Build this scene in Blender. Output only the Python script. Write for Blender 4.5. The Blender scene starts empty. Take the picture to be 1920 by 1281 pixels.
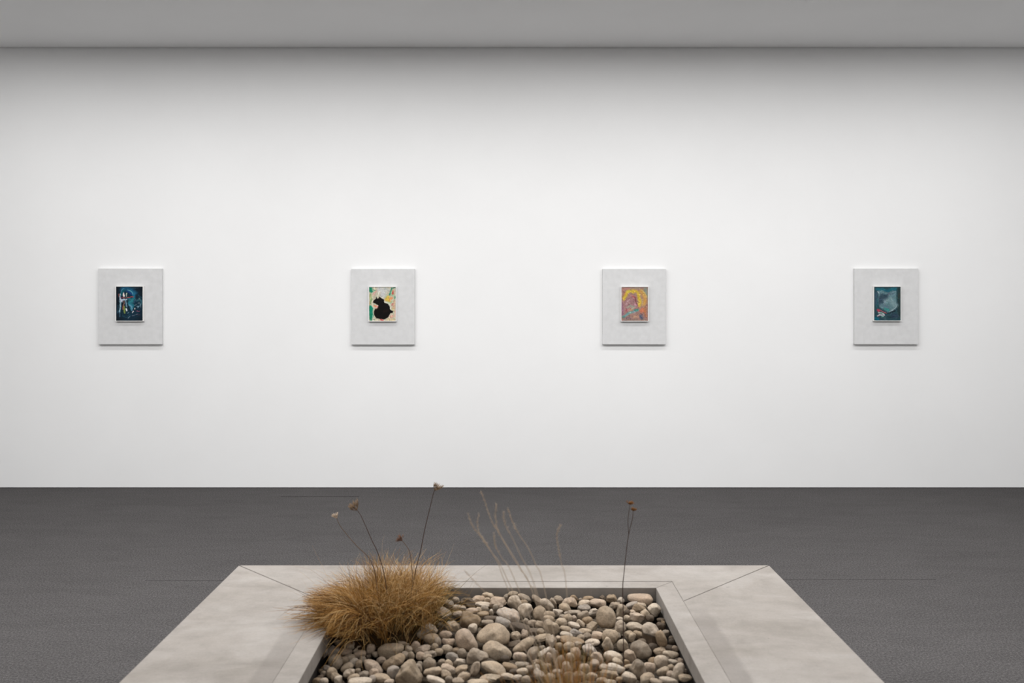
import bpy, bmesh, math, random
import numpy as np
from mathutils import Vector, Matrix

S = bpy.context.scene
COL = S.collection
random.seed(7)
RNG = np.random.default_rng(11)

# ------------------------------------------------------------------ camera
F = 1670.0            # focal length in pixels of the 1920 px wide frame
VX, VY = 954.0, 565.0 # vanishing point of the room axis (level camera, shifted lens)
EYE = 1.5             # camera height
WALL = EYE * F / 350.0
K = 350.0 / EYE       # pixels per metre on the far wall
cd = bpy.data.cameras.new('camera')
cam = bpy.data.objects.new('camera', cd)
COL.objects.link(cam)
cam.location = (0, 0, EYE)
cam.rotation_euler = (math.pi / 2, 0, 0)
cd.sensor_width = 36
cd.lens = F / 1920 * 36
cd.shift_x = (960 - VX) / 1920
cd.shift_y = -(640.5 - VY) / 1920
cd.clip_start = .05
cd.dof.use_dof = True
cd.dof.focus_distance = 5.0
cd.dof.aperture_fstop = 3.8
S.camera = cam

# ------------------------------------------------------------------ world, exposure, lamps
w = bpy.data.worlds.new('world'); S.world = w; w.use_nodes = True
w.node_tree.nodes['Background'].inputs[0].default_value = (1, 1, 1, 1)
w.node_tree.nodes['Background'].inputs[1].default_value = 0.0
S.view_settings.view_transform = 'Standard'
S.view_settings.look = 'None'
S.view_settings.exposure = 0.0
S.view_settings.gamma = 1
S.view_settings.use_curve_mapping = False

CEIL = EYE + 475.0 / K
# rows of luminous ceiling panels: (y, x0, x1, depth, watts per metre)
ROWS = [(5.79, -4.7, 4.9, .24, 9.0), (3.6, -4.5, 4.4, .5, 36.5), (-2.0, -4.4, 4.4, .5, 23.0)]
def lamp_light(name, x, y, sx, sy, watts):
    l = bpy.data.lights.new(name, 'AREA'); l.shape = 'RECTANGLE'
    l.size = sx; l.size_y = sy; l.energy = watts; l.color = (1, .995, .988)
    o = bpy.data.objects.new(name, l); COL.objects.link(o)
    o.location = (x, y, CEIL - .012)
    return o
LAMPS = []
for (ly, x0, x1, dp, wm) in ROWS:
    n = 4
    seg = (x1 - x0) / n
    for i in range(n):
        LAMPS.append((lamp_light('ceiling_panel_glow', x0 + seg * (i + .5), ly, seg - .12, dp, wm * seg), x0 + seg * (i + .5), ly, seg - .12, dp))

# ------------------------------------------------------------------ helpers
def link(name, me, mat=None, parent=None, smooth=False):
    o = bpy.data.objects.new(name, me); COL.objects.link(o)
    if mat: me.materials.append(mat)
    if parent: o.parent = parent
    if smooth: me.shade_smooth()
    return o
def empty(name, loc):
    o = bpy.data.objects.new(name, None); COL.objects.link(o); o.location = loc
    o.empty_display_size = .05
    return o
def tag(o, label=None, cat=None, group=None, kind=None):
    if label: o['label'] = label
    if cat: o['category'] = cat
    if group: o['group'] = group
    if kind: o['kind'] = kind
    return o
def bm_box(bm, x0, x1, y0, y1, z0, z1):
    v = [bm.verts.new(p) for p in ((x0,y0,z0),(x1,y0,z0),(x1,y1,z0),(x0,y1,z0),(x0,y0,z1),(x1,y0,z1),(x1,y1,z1),(x0,y1,z1))]
    for f in ((0,3,2,1),(4,5,6,7),(0,1,5,4),(1,2,6,5),(2,3,7,6),(3,0,4,7)):
        bm.faces.new([v[i] for i in f])
def box(name, b, mat, parent=None, bevel=0):
    bm = bmesh.new(); bm_box(bm, *b)
    if bevel: bmesh.ops.bevel(bm, geom=bm.edges[:], offset=bevel, segments=2, profile=.5, affect='EDGES')
    me = bpy.data.meshes.new(name); bm.to_mesh(me); bm.free()
    return link(name, me, mat, parent)
def prism(name, poly, z0, z1, mat, parent=None, bevel=0):
    bm = bmesh.new()
    lo = [bm.verts.new((x, y, z0)) for x, y in poly]; hi = [bm.verts.new((x, y, z1)) for x, y in poly]
    n = len(poly)
    bm.faces.new(lo[::-1]); bm.faces.new(hi)
    for i in range(n): bm.faces.new((lo[i], lo[(i+1) % n], hi[(i+1) % n], hi[i]))
    bmesh.ops.recalc_face_normals(bm, faces=bm.faces[:])
    if bevel: bmesh.ops.bevel(bm, geom=bm.edges[:], offset=bevel, segments=2, profile=.5, affect='EDGES')
    me = bpy.data.meshes.new(name); bm.to_mesh(me); bm.free()
    return link(name, me, mat, parent)
def np_mesh(name, V, Fc):
    me = bpy.data.meshes.new(name)
    me.from_pydata(np.asarray(V).tolist(), [], [list(map(int, f)) for f in Fc]); me.update()
    return me
def px3(px, py, y):            # the point at distance y seen at pixel px, py
    return Vector(((px - VX) * y / F, y, EYE - (py - VY) * y / F))

# ------------------------------------------------------------------ materials
def srgb(r, g, b):
    f = lambda c: (c/255/12.92) if c/255 <= .04045 else ((c/255+.055)/1.055)**2.4
    return (f(r), f(g), f(b), 1)
def alb(r, g_, b, k=.5):       # surface colour seen under the bright ceiling panels -> reflectance
    c = srgb(r, g_, b); return (c[0]*k, c[1]*k, c[2]*k, 1)
class NT:
    def __init__(s, name, rough=.8, spec=.3):
        s.m = bpy.data.materials.new(name); s.m.use_nodes = True
        s.t = s.m.node_tree; s.b = s.t.nodes['Principled BSDF']
        s.b.inputs['Roughness'].default_value = rough
        s.b.inputs['Specular IOR Level'].default_value = spec
    def n(s, typ, **kw):
        x = s.t.nodes.new(typ)
        for k, v in kw.items():
            if isinstance(k, str) and k in x.inputs: x.inputs[k].default_value = v
            else: setattr(x, k, v)
        return x
    def l(s, a, b): s.t.links.new(a, b)
    def coords(s, scale=(1,1,1), src='Object'):
        tc = s.n('ShaderNodeTexCoord'); mp = s.n('ShaderNodeMapping'); mp.inputs['Scale'].default_value = scale
        s.l(tc.outputs[src], mp.inputs['Vector']); return mp.outputs[0]
    def noise(s, vec, scale, detail=4, rough=.55, dist=0):
        x = s.n('ShaderNodeTexNoise'); x.inputs['Scale'].default_value = scale; x.inputs['Detail'].default_value = detail
        x.inputs['Roughness'].default_value = rough; x.inputs['Distortion'].default_value = dist
        s.l(vec, x.inputs['Vector']); return x.outputs['Fac']
    def ramp(s, fac, stops, interp='LINEAR'):
        x = s.n('ShaderNodeValToRGB'); x.color_ramp.interpolation = interp
        e = x.color_ramp.elements
        while len(e) < len(stops): e.new(.5)
        for i, (p, c) in enumerate(stops): e[i].position = p; e[i].color = c
        s.l(fac, x.inputs[0]); return x.outputs[0]
    def mix(s, fac, a, b, mode='MIX'):
        x = s.n('ShaderNodeMix'); x.data_type = 'RGBA'; x.blend_type = mode
        for sock, v in ((x.inputs[0], fac), (x.inputs[6], a), (x.inputs[7], b)):
            if isinstance(v, (int, float, tuple)): sock.default_value = v
            else: s.l(v, sock)
        return x.outputs[2]
    def math(s, op, a, b=0.0, clamp=False):
        x = s.n('ShaderNodeMath'); x.operation = op; x.use_clamp = clamp
        for sock, v in ((x.inputs[0], a), (x.inputs[1], b)):
            if isinstance(v, (int, float)): sock.default_value = v
            else: s.l(v, sock)
        return x.outputs[0]
    def base(s, c):
        if isinstance(c, tuple): s.b.inputs['Base Color'].default_value = c
        else: s.l(c, s.b.inputs['Base Color'])
    def bump(s, h, strength=.2, dist=.002):
        x = s.n('ShaderNodeBump'); x.inputs['Strength'].default_value = strength; x.inputs['Distance'].default_value = dist
        s.l(h, x.inputs['Height']); s.l(x.outputs[0], s.b.inputs['Normal'])
def g(v): return (v, v, v, 1)
def tint(v, r=1, gg=1, b=1): return (v*r, v*gg, v*b, 1)

def mat_wall():
    m = NT('white_wall_paint', .85, .2); c = m.coords()
    a = m.noise(c, 1.2, 3); m.base(m.ramp(a, [(.3, g(.81)), (.7, g(.835))]))
    m.bump(m.noise(c, 90, 4, .6), .12, .0015); return m.m
def mat_ceiling():
    m = NT('ceiling_paint', .9, .15); c = m.coords()
    a = m.noise(c, .9, 3); m.base(m.ramp(a, [(.3, g(.79)), (.7, g(.82))])); return m.m
def mat_plain(name, col, rough=.7, spec=.3):
    m = NT(name, rough, spec); c = m.coords()
    a = m.noise(c, 25, 3)
    lo = tuple(x*.96 for x in col[:3]) + (1,); hi = tuple(min(1, x*1.04) for x in col[:3]) + (1,)
    m.base(m.ramp(a, [(.3, lo), (.7, hi)])); return m.m
def mat_carpet():
    m = NT('charcoal_carpet', .97, .05); c = m.coords()
    fine = m.noise(c, 330, 2, .7); mid = m.noise(c, 110, 3, .7); streak = m.noise(m.coords((1.2, 4, 1)), 1.8, 6, .65, 1.2)
    big = m.noise(c, .8, 3)
    v = m.math('ADD', m.math('MULTIPLY', fine, .5), m.math('MULTIPLY', mid, .5))
    col = m.ramp(v, [(.33, alb(60, 58, 58, .57)), (.5, alb(95, 92.5, 92.5, .57)), (.67, alb(136, 133, 132, .57))])
    col = m.mix(.16, col, m.ramp(streak, [(.35, g(.32)), (.65, g(.68))]), 'OVERLAY')
    col = m.mix(.25, col, m.ramp(big, [(.35, g(.4)), (.65, g(.6))]), 'OVERLAY')
    m.base(col); m.bump(v, .35, .003); return m.m
def mat_concrete(name='cast_concrete', band=False):
    m = NT(name, .72, .2); c = m.coords()
    n1 = m.noise(m.coords((1, 1.6, 1)), 3.2, 7, .6, .5); n2 = m.noise(c, 14, 6, .65, .3); n3 = m.noise(c, 120, 3, .6)
    col = m.ramp(n1, [(.28, alb(173, 165, 156, .46)), (.5, alb(190, 182, 174, .46)), (.72, alb(203, 196, 189, .46))])
    n4 = m.noise(m.coords((1, 2.2, 1)), 7, 6, .68, .9)
    col = m.mix(.35, col, m.ramp(n4, [(.33, g(.40)), (.5, g(.5)), (.68, g(.58))]), 'OVERLAY')
    col = m.mix(.3, col, m.ramp(n2, [(.3, g(.36)), (.5, g(.5)), (.7, g(.6))]), 'OVERLAY')
    col = m.mix(.12, col, m.ramp(n3, [(.3, g(.3)), (.7, g(.7))]), 'OVERLAY')
    pits = m.ramp(m.noise(c, 38, 2, .5), [(.0, g(1)), (.76, g(1)), (.80, g(.72))])
    col = m.mix(1.0, col, pits, 'MULTIPLY')
    if band:   # darker, greyer band beside the left and right inner edging, fading towards the back
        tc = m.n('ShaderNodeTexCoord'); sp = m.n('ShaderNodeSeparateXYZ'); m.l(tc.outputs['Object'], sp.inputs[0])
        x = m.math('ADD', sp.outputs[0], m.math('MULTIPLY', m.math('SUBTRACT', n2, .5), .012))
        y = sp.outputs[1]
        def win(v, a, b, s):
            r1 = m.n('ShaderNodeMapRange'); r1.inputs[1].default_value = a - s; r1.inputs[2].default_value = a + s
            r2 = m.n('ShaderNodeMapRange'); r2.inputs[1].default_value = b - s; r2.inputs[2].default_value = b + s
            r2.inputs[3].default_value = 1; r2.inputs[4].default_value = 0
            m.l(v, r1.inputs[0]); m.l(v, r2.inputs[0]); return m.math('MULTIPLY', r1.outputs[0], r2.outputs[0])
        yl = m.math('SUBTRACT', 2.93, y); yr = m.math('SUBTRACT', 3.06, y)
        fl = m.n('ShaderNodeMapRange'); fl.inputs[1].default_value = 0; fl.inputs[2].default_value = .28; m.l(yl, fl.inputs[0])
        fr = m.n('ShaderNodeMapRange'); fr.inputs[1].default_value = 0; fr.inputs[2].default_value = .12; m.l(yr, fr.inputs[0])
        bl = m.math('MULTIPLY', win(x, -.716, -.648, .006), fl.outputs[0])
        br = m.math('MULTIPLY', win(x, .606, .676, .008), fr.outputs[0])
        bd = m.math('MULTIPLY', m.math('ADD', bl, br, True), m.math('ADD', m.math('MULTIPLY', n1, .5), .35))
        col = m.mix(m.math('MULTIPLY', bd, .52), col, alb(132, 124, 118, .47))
    m.base(col); m.bump(n2, .15, .003); return m.m

def mat_stone(name, stops, island=False, veins=None, rough=.78, cracks=None, under=None):
    m = NT(name, rough, .25)
    tc = m.n('ShaderNodeTexCoord'); geo = m.n('ShaderNodeNewGeometry')
    if island: rnd = geo.outputs['Random Per Island']
    else:
        oi = m.n('ShaderNodeObjectInfo'); rnd = oi.outputs['Random']
    off = m.n('ShaderNodeVectorMath'); off.operation = 'ADD'
    cx = m.n('ShaderNodeCombineXYZ')
    r10 = m.math('MULTIPLY', rnd, 37.0)
    for i in range(3): m.l(r10, cx.inputs[i])
    m.l(tc.outputs['Object'], off.inputs[0]); m.l(cx.outputs[0], off.inputs[1])
    v = off.outputs[0]
    base = m.ramp(rnd, stops)
    n1 = m.noise(v, 26, 5, .6, .3); n2 = m.noise(v, 180, 3, .6); n3 = m.noise(v, 70, 4, .7, 1.0)
    col = m.mix(.8, base, m.ramp(n1, [(.28, g(.34)), (.5, g(.5)), (.74, g(.66))]), 'OVERLAY')
    col = m.mix(.5, col, m.ramp(n2, [(.3, g(.3)), (.7, g(.68))]), 'OVERLAY')
    warm = m.ramp(m.noise(v, 14, 3, .5), [(.4, tint(.5, 1.02, 1, .97)), (.7, tint(.5, 1.12, .99, .84))])
    col = m.mix(.5, col, warm, 'OVERLAY')
    stain = m.ramp(n3, [(.0, g(.62)), (.33, g(.85)), (.42, g(1))])
    col = m.mix(.6, col, stain, 'MULTIPLY')
    if veins:
        wv = m.n('ShaderNodeTexWave'); wv.inputs['Scale'].default_value = veins[0]; wv.inputs['Distortion'].default_value = veins[1]
        wv.inputs['Detail'].default_value = 3; wv.inputs['Detail Scale'].default_value = 2.5; wv.bands_direction = 'X'
        m.l(v, wv.inputs['Vector'])
        col = m.mix(m.ramp(wv.outputs['Fac'], [(.0, g(.75)), (.22, g(.1)), (.4, g(0))]), col, veins[2])
    if cracks:
        vo = m.n('ShaderNodeTexVoronoi'); vo.feature = 'DISTANCE_TO_EDGE'; vo.inputs['Scale'].default_value = 42
        wp = m.n('ShaderNodeVectorMath'); wp.operation = 'MULTIPLY_ADD'; wp.inputs[1].default_value = (.03, .03, .03)
        cn = m.n('ShaderNodeTexNoise'); cn.inputs['Scale'].default_value = 30; m.l(v, cn.inputs['Vector'])
        m.l(cn.outputs['Color'], wp.inputs[0]); m.l(v, wp.inputs[2]); m.l(wp.outputs[0], vo.inputs['Vector'])
        col = m.mix(m.ramp(vo.outputs['Distance'], [(.0, g(.7)), (.07, g(0))]), col, cracks)
    if under:     # brown underside below a dark broken seam
        sp = m.n('ShaderNodeSeparateXYZ'); m.l(tc.outputs['Object'], sp.inputs[0])
        h = m.math('ADD', m.math('ADD', sp.outputs[2], m.math('MULTIPLY', sp.outputs[0], .35)), m.math('MULTIPLY', m.math('SUBTRACT', n1, .5), .03))
        col = m.mix(m.ramp(m.math('ADD', m.math('MULTIPLY', h, 12.0), .42), [(.44, g(1)), (.5, g(0))]), col, under[0])
        col = m.mix(m.ramp(m.math('ADD', m.math('MULTIPLY', h, 12.0), .42), [(.43, g(0)), (.48, g(.9)), (.53, g(0))]), col, under[1])
    m.base(col)
    m.bump(m.math('ADD', m.math('MULTIPLY', n1, .6), m.math('MULTIPLY', n2, .4)), .8, .004)
    return m.m

def st(*cols): return [(i/(max(1, len(cols)-1)), alb(c[0]*1.025, c[1]*.99, c[2]*.96, .62)) for i, c in enumerate(cols)]
STONE = {
 't': mat_stone('tan_stone', st((158,147,130), (172,161,144), (180,170,154))),
 'o': mat_stone('ochre_stone', st((142,127,106), (156,142,122))),
 'p': mat_stone('pinkish_stone', st((172,159,144), (184,172,158))),
 'g': mat_stone('grey_stone', st((144,136,124), (164,155,142))),
 'b': mat_stone('blue_grey_stone', st((146,142,136), (166,162,156))),
 'w': mat_stone('pale_stone', st((184,176,163), (200,193,182))),
 'd': mat_stone('dark_brown_stone', st((84,75,65), (108,98,86))),
 'v': mat_stone('veined_stone', st((178,168,156), (188,179,168)), cracks=alb(206, 199, 190, .47)),
 's': mat_stone('striped_stone', st((188,181,172), (198,191,182)), veins=(30, 3, alb(124, 118, 112, .47))),
 '2': mat_stone('two_tone_stone', st((190,184,174), (196,190,180)), under=(alb(118, 98, 78, .47), alb(60, 56, 52, .47))),
}
STONE_MIX = mat_stone('mixed_gravel_gap_shade', st((72,65,54), (98,89,76), (62,56,49), (108,99,86), (88,79,66), (104,97,86)), island=True)  # gravel colours darkened to put shade into the gaps between stones

STONE_MIX2 = mat_stone('mixed_stones', st((158,147,130), (172,159,144), (142,127,106), (164,155,142), (146,142,136), (184,176,163)), island=True)

# ------------------------------------------------------------------ room
RX0, RX1, RY0 = -6.2, 6.2, -4.2
M_wall = mat_wall(); M_ceil = mat_ceiling(); M_carpet = mat_carpet()
M_dark = mat_plain('dark_reveal', (.02, .02, .02, 1), .9)
def struct(o): o['kind'] = 'structure'; return o
struct(box('wall_back', (RX0 - .3, RX1 + .3, WALL, WALL + .25, -.02, CEIL + .35), M_wall))
struct(box('wall_left', (RX0 - .25, RX0, RY0, WALL, -.02, CEIL + .3), M_wall))
struct(box('wall_right', (RX1, RX1 + .25, RY0, WALL, -.02, CEIL + .3), M_wall))
struct(box('wall_front', (RX0 - .25, RX1 + .25, RY0 - .25, RY0, -.02, CEIL + .3), M_wall))
struct(box('floor', (RX0 - .25, RX1 + .25, RY0 - .25, WALL + .2, -.15, 0), M_carpet))
GAP = .022
struct(box('ceiling', (RX0, RX1, RY0, WALL - GAP, CEIL, CEIL + .2), M_ceil))
struct(box('trim_1', (RX0, RX1, WALL - GAP - .02, WALL, CEIL + .12, CEIL + .2), M_dark))
# carpet seams: thin dark joints running across the floor
M_seam = mat_plain('carpet_joint_and_gap_shade', alb(52, 49, 49), .95, .05)
for i, (py, xa, xb, wd) in enumerate(((931.5, -1.75, -1.15, .003), (1089.5, -1.95, -1.14, .0022), (1087, 1.1, 2.3, .0008))):
    yy = EYE * F / (py - VY)
    struct(box('trim_%d' % (i + 2), (xa, xb, yy - wd/2, yy + wd/2, -.001, .0008), M_seam))
# dark strip painted in for the shadow gap where the carpet meets the wall
struct(box('shadow_gap_strip_back', (RX0, RX1, WALL - .006, WALL + .01, -.01, .004), M_seam))

# ceiling panels holding the light
M_frame = mat_plain('panel_frame_white', g(.75), .5)
def diffuser_mat():
    m = NT('panel_diffuser', .5, .3); m.base(g(.8))
    m.b.inputs['Emission Color'].default_value = (1, .985, .965, 1); m.b.inputs['Emission Strength'].default_value = .0
    return m.m
for (lo, x, y, sx, sy) in LAMPS:
    t = empty('ceiling_light', (x, y, CEIL))
    tag(t, 'long white luminous ceiling panel, %s, %s' % ('in the row nearest the picture wall' if y > 5 else 'in the row above the planter' if y > 0 else 'in the row behind the viewer',
        ('leftmost', 'second from the left', 'second from the right', 'rightmost')[LAMPS.index((lo, x, y, sx, sy)) % 4]), 'light', 'luminous ceiling panels')
    bm = bmesh.new(); hx, hy = sx/2 + .03, sy/2 + .03
    bm_box(bm, -hx, hx, -hy, -hy + .025, -.018, 0); bm_box(bm, -hx, hx, hy - .025, hy, -.018, 0)
    bm_box(bm, -hx, -hx + .025, -hy + .025, hy - .025, -.018, 0); bm_box(bm, hx - .025, hx, -hy + .025, hy - .025, -.018, 0)
    me = bpy.data.meshes.new('frame'); bm.to_mesh(me); bm.free(); link('frame', me, M_frame, t)
    lo.location = (0, 0, -.012); lo.parent = t

# ------------------------------------------------------------------ pictures
def raster(w, h, bg, ops, seed, rough=.03):
    r = np.random.default_rng(seed)
    X, Y = np.meshgrid((np.arange(w) + .5) / w, (np.arange(h) + .5) / h)
    def fld(sx, sy):          # smooth random field
        gx, gy = max(2, int(sx)), max(2, int(sy)); gr = r.random((gy + 2, gx + 2))
        fx = X * gx; fy = Y * gy; ix = fx.astype(int); iy = fy.astype(int); tx = fx - ix; ty = fy - iy
        tx = tx*tx*(3-2*tx); ty = ty*ty*(3-2*ty)
        return ((gr[iy, ix]*(1-tx) + gr[iy, ix+1]*tx)*(1-ty) + (gr[iy+1, ix]*(1-tx) + gr[iy+1, ix+1]*tx)*ty)
    WX = X + (fld(9, 11) - .5) * rough + (fld(24, 30) - .5) * rough * .5
    WY = Y + (fld(9, 11) - .5) * rough + (fld(24, 30) - .5) * rough * .5
    img = np.zeros((h, w, 3)) + np.array(bg, float)
    asp = h / w
    for op in ops:
        k, col, pts, wd = op[:4]; soft = op[4] if len(op) > 4 else .35; al = op[5] if len(op) > 5 else 1
        if k == 'p':          # filled polygon
            ins = np.zeros(X.shape, bool); d = np.full(X.shape, 9.); P = pts
            for i in range(len(P)):
                (xa, ya), (xb, yb) = P[i], P[(i+1) % len(P)]
                c = ((ya > WY) != (yb > WY)) & (WX < (xb-xa)*(WY-ya)/((yb-ya) if abs(yb-ya) > 1e-9 else 1e-9) + xa); ins ^= c
                tt = np.clip(((WX-xa)*(xb-xa) + (WY-ya)*asp*asp*(yb-ya)) / ((xb-xa)**2 + ((yb-ya)*asp)**2 + 1e-9), 0, 1)
                d = np.minimum(d, np.hypot(WX-xa-tt*(xb-xa), (WY-ya-tt*(yb-ya))*asp))
            sd = np.where(ins, d, -d); m = np.clip(sd/max(wd, 1e-3) + .5, 0, 1)
        else:                 # brush stroke along points
            d = np.full(X.shape, 9.)
            P = pts if len(pts) > 1 else [pts[0], (pts[0][0] + 1e-4, pts[0][1])]
            for i in range(len(P) - 1):
                (xa, ya), (xb, yb) = P[i], P[i+1]
                tt = np.clip(((WX-xa)*(xb-xa) + (WY-ya)*asp*asp*(yb-ya)) / ((xb-xa)**2 + ((yb-ya)*asp)**2 + 1e-9), 0, 1)
                d = np.minimum(d, np.hypot(WX-xa-tt*(xb-xa), (WY-ya-tt*(yb-ya))*asp))
            m = np.clip((wd*(1 + .22*soft) - d) / (wd*soft*.9 + .012), 0, 1)
        m = (m * al)[..., None]
        img = img*(1-m) + np.array(col, float)*m
    for k in range(260):          # short dabs of the surrounding colour, a little lighter, darker or shifted
        cx, cy = r.random(2); t = r.uniform(0, math.pi); L = r.uniform(.012, .05); wd = r.uniform(.004, .012)
        xa, ya, xb, yb = cx - L*math.cos(t), cy - L*math.sin(t)/asp, cx + L*math.cos(t), cy + L*math.sin(t)/asp
        base = img[min(h-1, int(cy*h)), min(w-1, int(cx*w))]
        c_ = base*r.uniform(.62, 1.3) + r.normal(0, 9, 3)*min(1, base.mean()/90) + (8 if base.mean() > 30 else 0)
        tt = np.clip(((WX-xa)*(xb-xa) + (WY-ya)*asp*asp*(yb-ya)) / ((xb-xa)**2 + ((yb-ya)*asp)**2 + 1e-9), 0, 1)
        m = np.clip((wd - np.hypot(WX-xa-tt*(xb-xa), (WY-ya-tt*(yb-ya))*asp))/(wd*.7), 0, 1)[..., None]*.75
        img = img*(1-m) + c_*m
    gy_ = img.mean(axis=2, keepdims=True); img = (img + (gy_ - img)*.16)*.96
    tex = ((fld(40, 52) - .5)*26 + (fld(14, 60) - .5)*14)[..., None]
    return np.clip(img + tex * (img.mean(axis=2, keepdims=True)/200 + .15), 0, 255)
def q(pts): return [((u - 30)/945., (v - 40)/1200.) for u, v in pts]   # zoom coordinates to canvas 0..1
B = 'b'; P_ = 'p'
ART = []
ART.append(((7, 22, 34), [
 (B,(8,36,54),q([(200,900),(500,1050),(800,900),(880,700)]),.3,1,.8),(B,(10,48,70),q([(500,350),(620,600),(560,950)]),.42,1,.8),(B,(14,80,116),q([(250,150),(420,110),(580,160),(690,260)]),.11,.9),
 (B,(20,104,140),q([(520,180),(640,280),(660,380)]),.07,.9),(B,(10,60,130),q([(440,220),(520,260),(560,300)]),.05,.9),
 (B,(0,90,100),q([(300,180),(240,260),(230,340)]),.05,.9),(B,(90,160,190),q([(180,330),(190,240),(240,170),(300,130)]),.018,.9),
 (B,(120,180,180),q([(430,165),(520,180),(590,230),(610,290)]),.02,.9),(B,(30,122,134),q([(480,470),(600,560),(480,590),(650,470)]),.07,.8),
 (B,(30,120,140),q([(480,640),(620,680),(560,800)]),.075,.8,.9),(B,(110,170,200),q([(500,690),(570,740),(590,860)]),.045,.9,.8),
 (B,(150,70,60),q([(110,290),(115,400)]),.025,.9),(B,(176,196,214),q([(160,300),(150,430),(180,520),(300,500),(400,500)]),.035,.6),
 (B,(186,186,204),q([(170,500),(210,540),(230,570)]),.05,.9),(B,(150,190,206),q([(175,570),(180,700),(170,830),(165,930)]),.038,.7),
 (B,(120,158,180),q([(360,520),(380,640),(400,760)]),.03,.7),(B,(10,10,16),q([(260,560),(250,740)]),.02,.8),
 (B,(168,112,92),q([(300,550),(305,640),(300,740)]),.026,.7),(B,(232,90,60),q([(278,750),(282,860)]),.022,.6),
 (B,(120,140,56),q([(320,760),(330,860),(325,950)]),.04,.7),(B,(4,12,18),q([(420,650),(450,780),(520,870)]),.02,.7),
 (B,(244,220,212),q([(300,270),(298,380)]),.032,.4),(B,(222,230,196),q([(405,285),(385,360)]),.028,.4),
 (B,(120,26,60),q([(200,425),(330,440),(520,430)]),.026,.5),(B,(232,180,120),q([(260,425),(340,432),(480,420)]),.012,.6),
 (B,(206,62,62),q([(440,430),(520,415),(600,395)]),.017,.6),(B,(220,70,60),q([(560,400),(620,390)]),.024,.6),
 (B,(250,250,250),q([(385,830),(410,880)]),.03,.4),(B,(224,204,190),q([(690,780),(690,820)]),.026,.5),(B,(240,226,226),q([(610,960),(655,905)]),.026,.5),
 (B,(170,200,220),q([(420,990),(480,950)]),.016,.7),(B,(210,224,236),q([(460,1130),(520,1095)]),.014,.7),
 (B,(60,120,134),q([(760,540),(850,470),(920,560),(880,700)]),.05,1,.8),(B,(196,196,190),q([(690,680),(740,645)]),.018,.6),
 (B,(206,216,220),q([(800,620),(840,610)]),.014,.6),(B,(150,190,210),q([(770,720),(830,740),(800,790)]),.024,.8),(B,(160,170,180),q([(900,650),(890,780)]),.016,.8),
 (B,(200,80,110),q([(740,880),(840,910),(880,880)]),.014,.7),(B,(120,40,60),q([(770,1040),(860,1010)]),.012,.7),(B,(200,180,200),q([(590,1080),(700,1040),(800,1000)]),.01,.8),
 (B,(40,96,120),q([(80,700),(90,960)]),.02,1,.8),(B,(120,170,200),q([(160,900),(150,990),(160,1090)]),.02,1,.7),(B,(24,72,92),q([(250,1060),(420,1110),(500,1030)]),.03,1,.8),
 (B,(150,190,200),q([(680,560),(720,480)]),.012,1,.7),(B,(30,90,110),q([(820,340),(920,430)]),.03,1,.7),(B,(90,130,150),q([(640,90),(820,90)]),.01,1,.7),(B,(180,150,110),q([(850,480),(870,500)]),.016,1,.8),
]))
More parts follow.
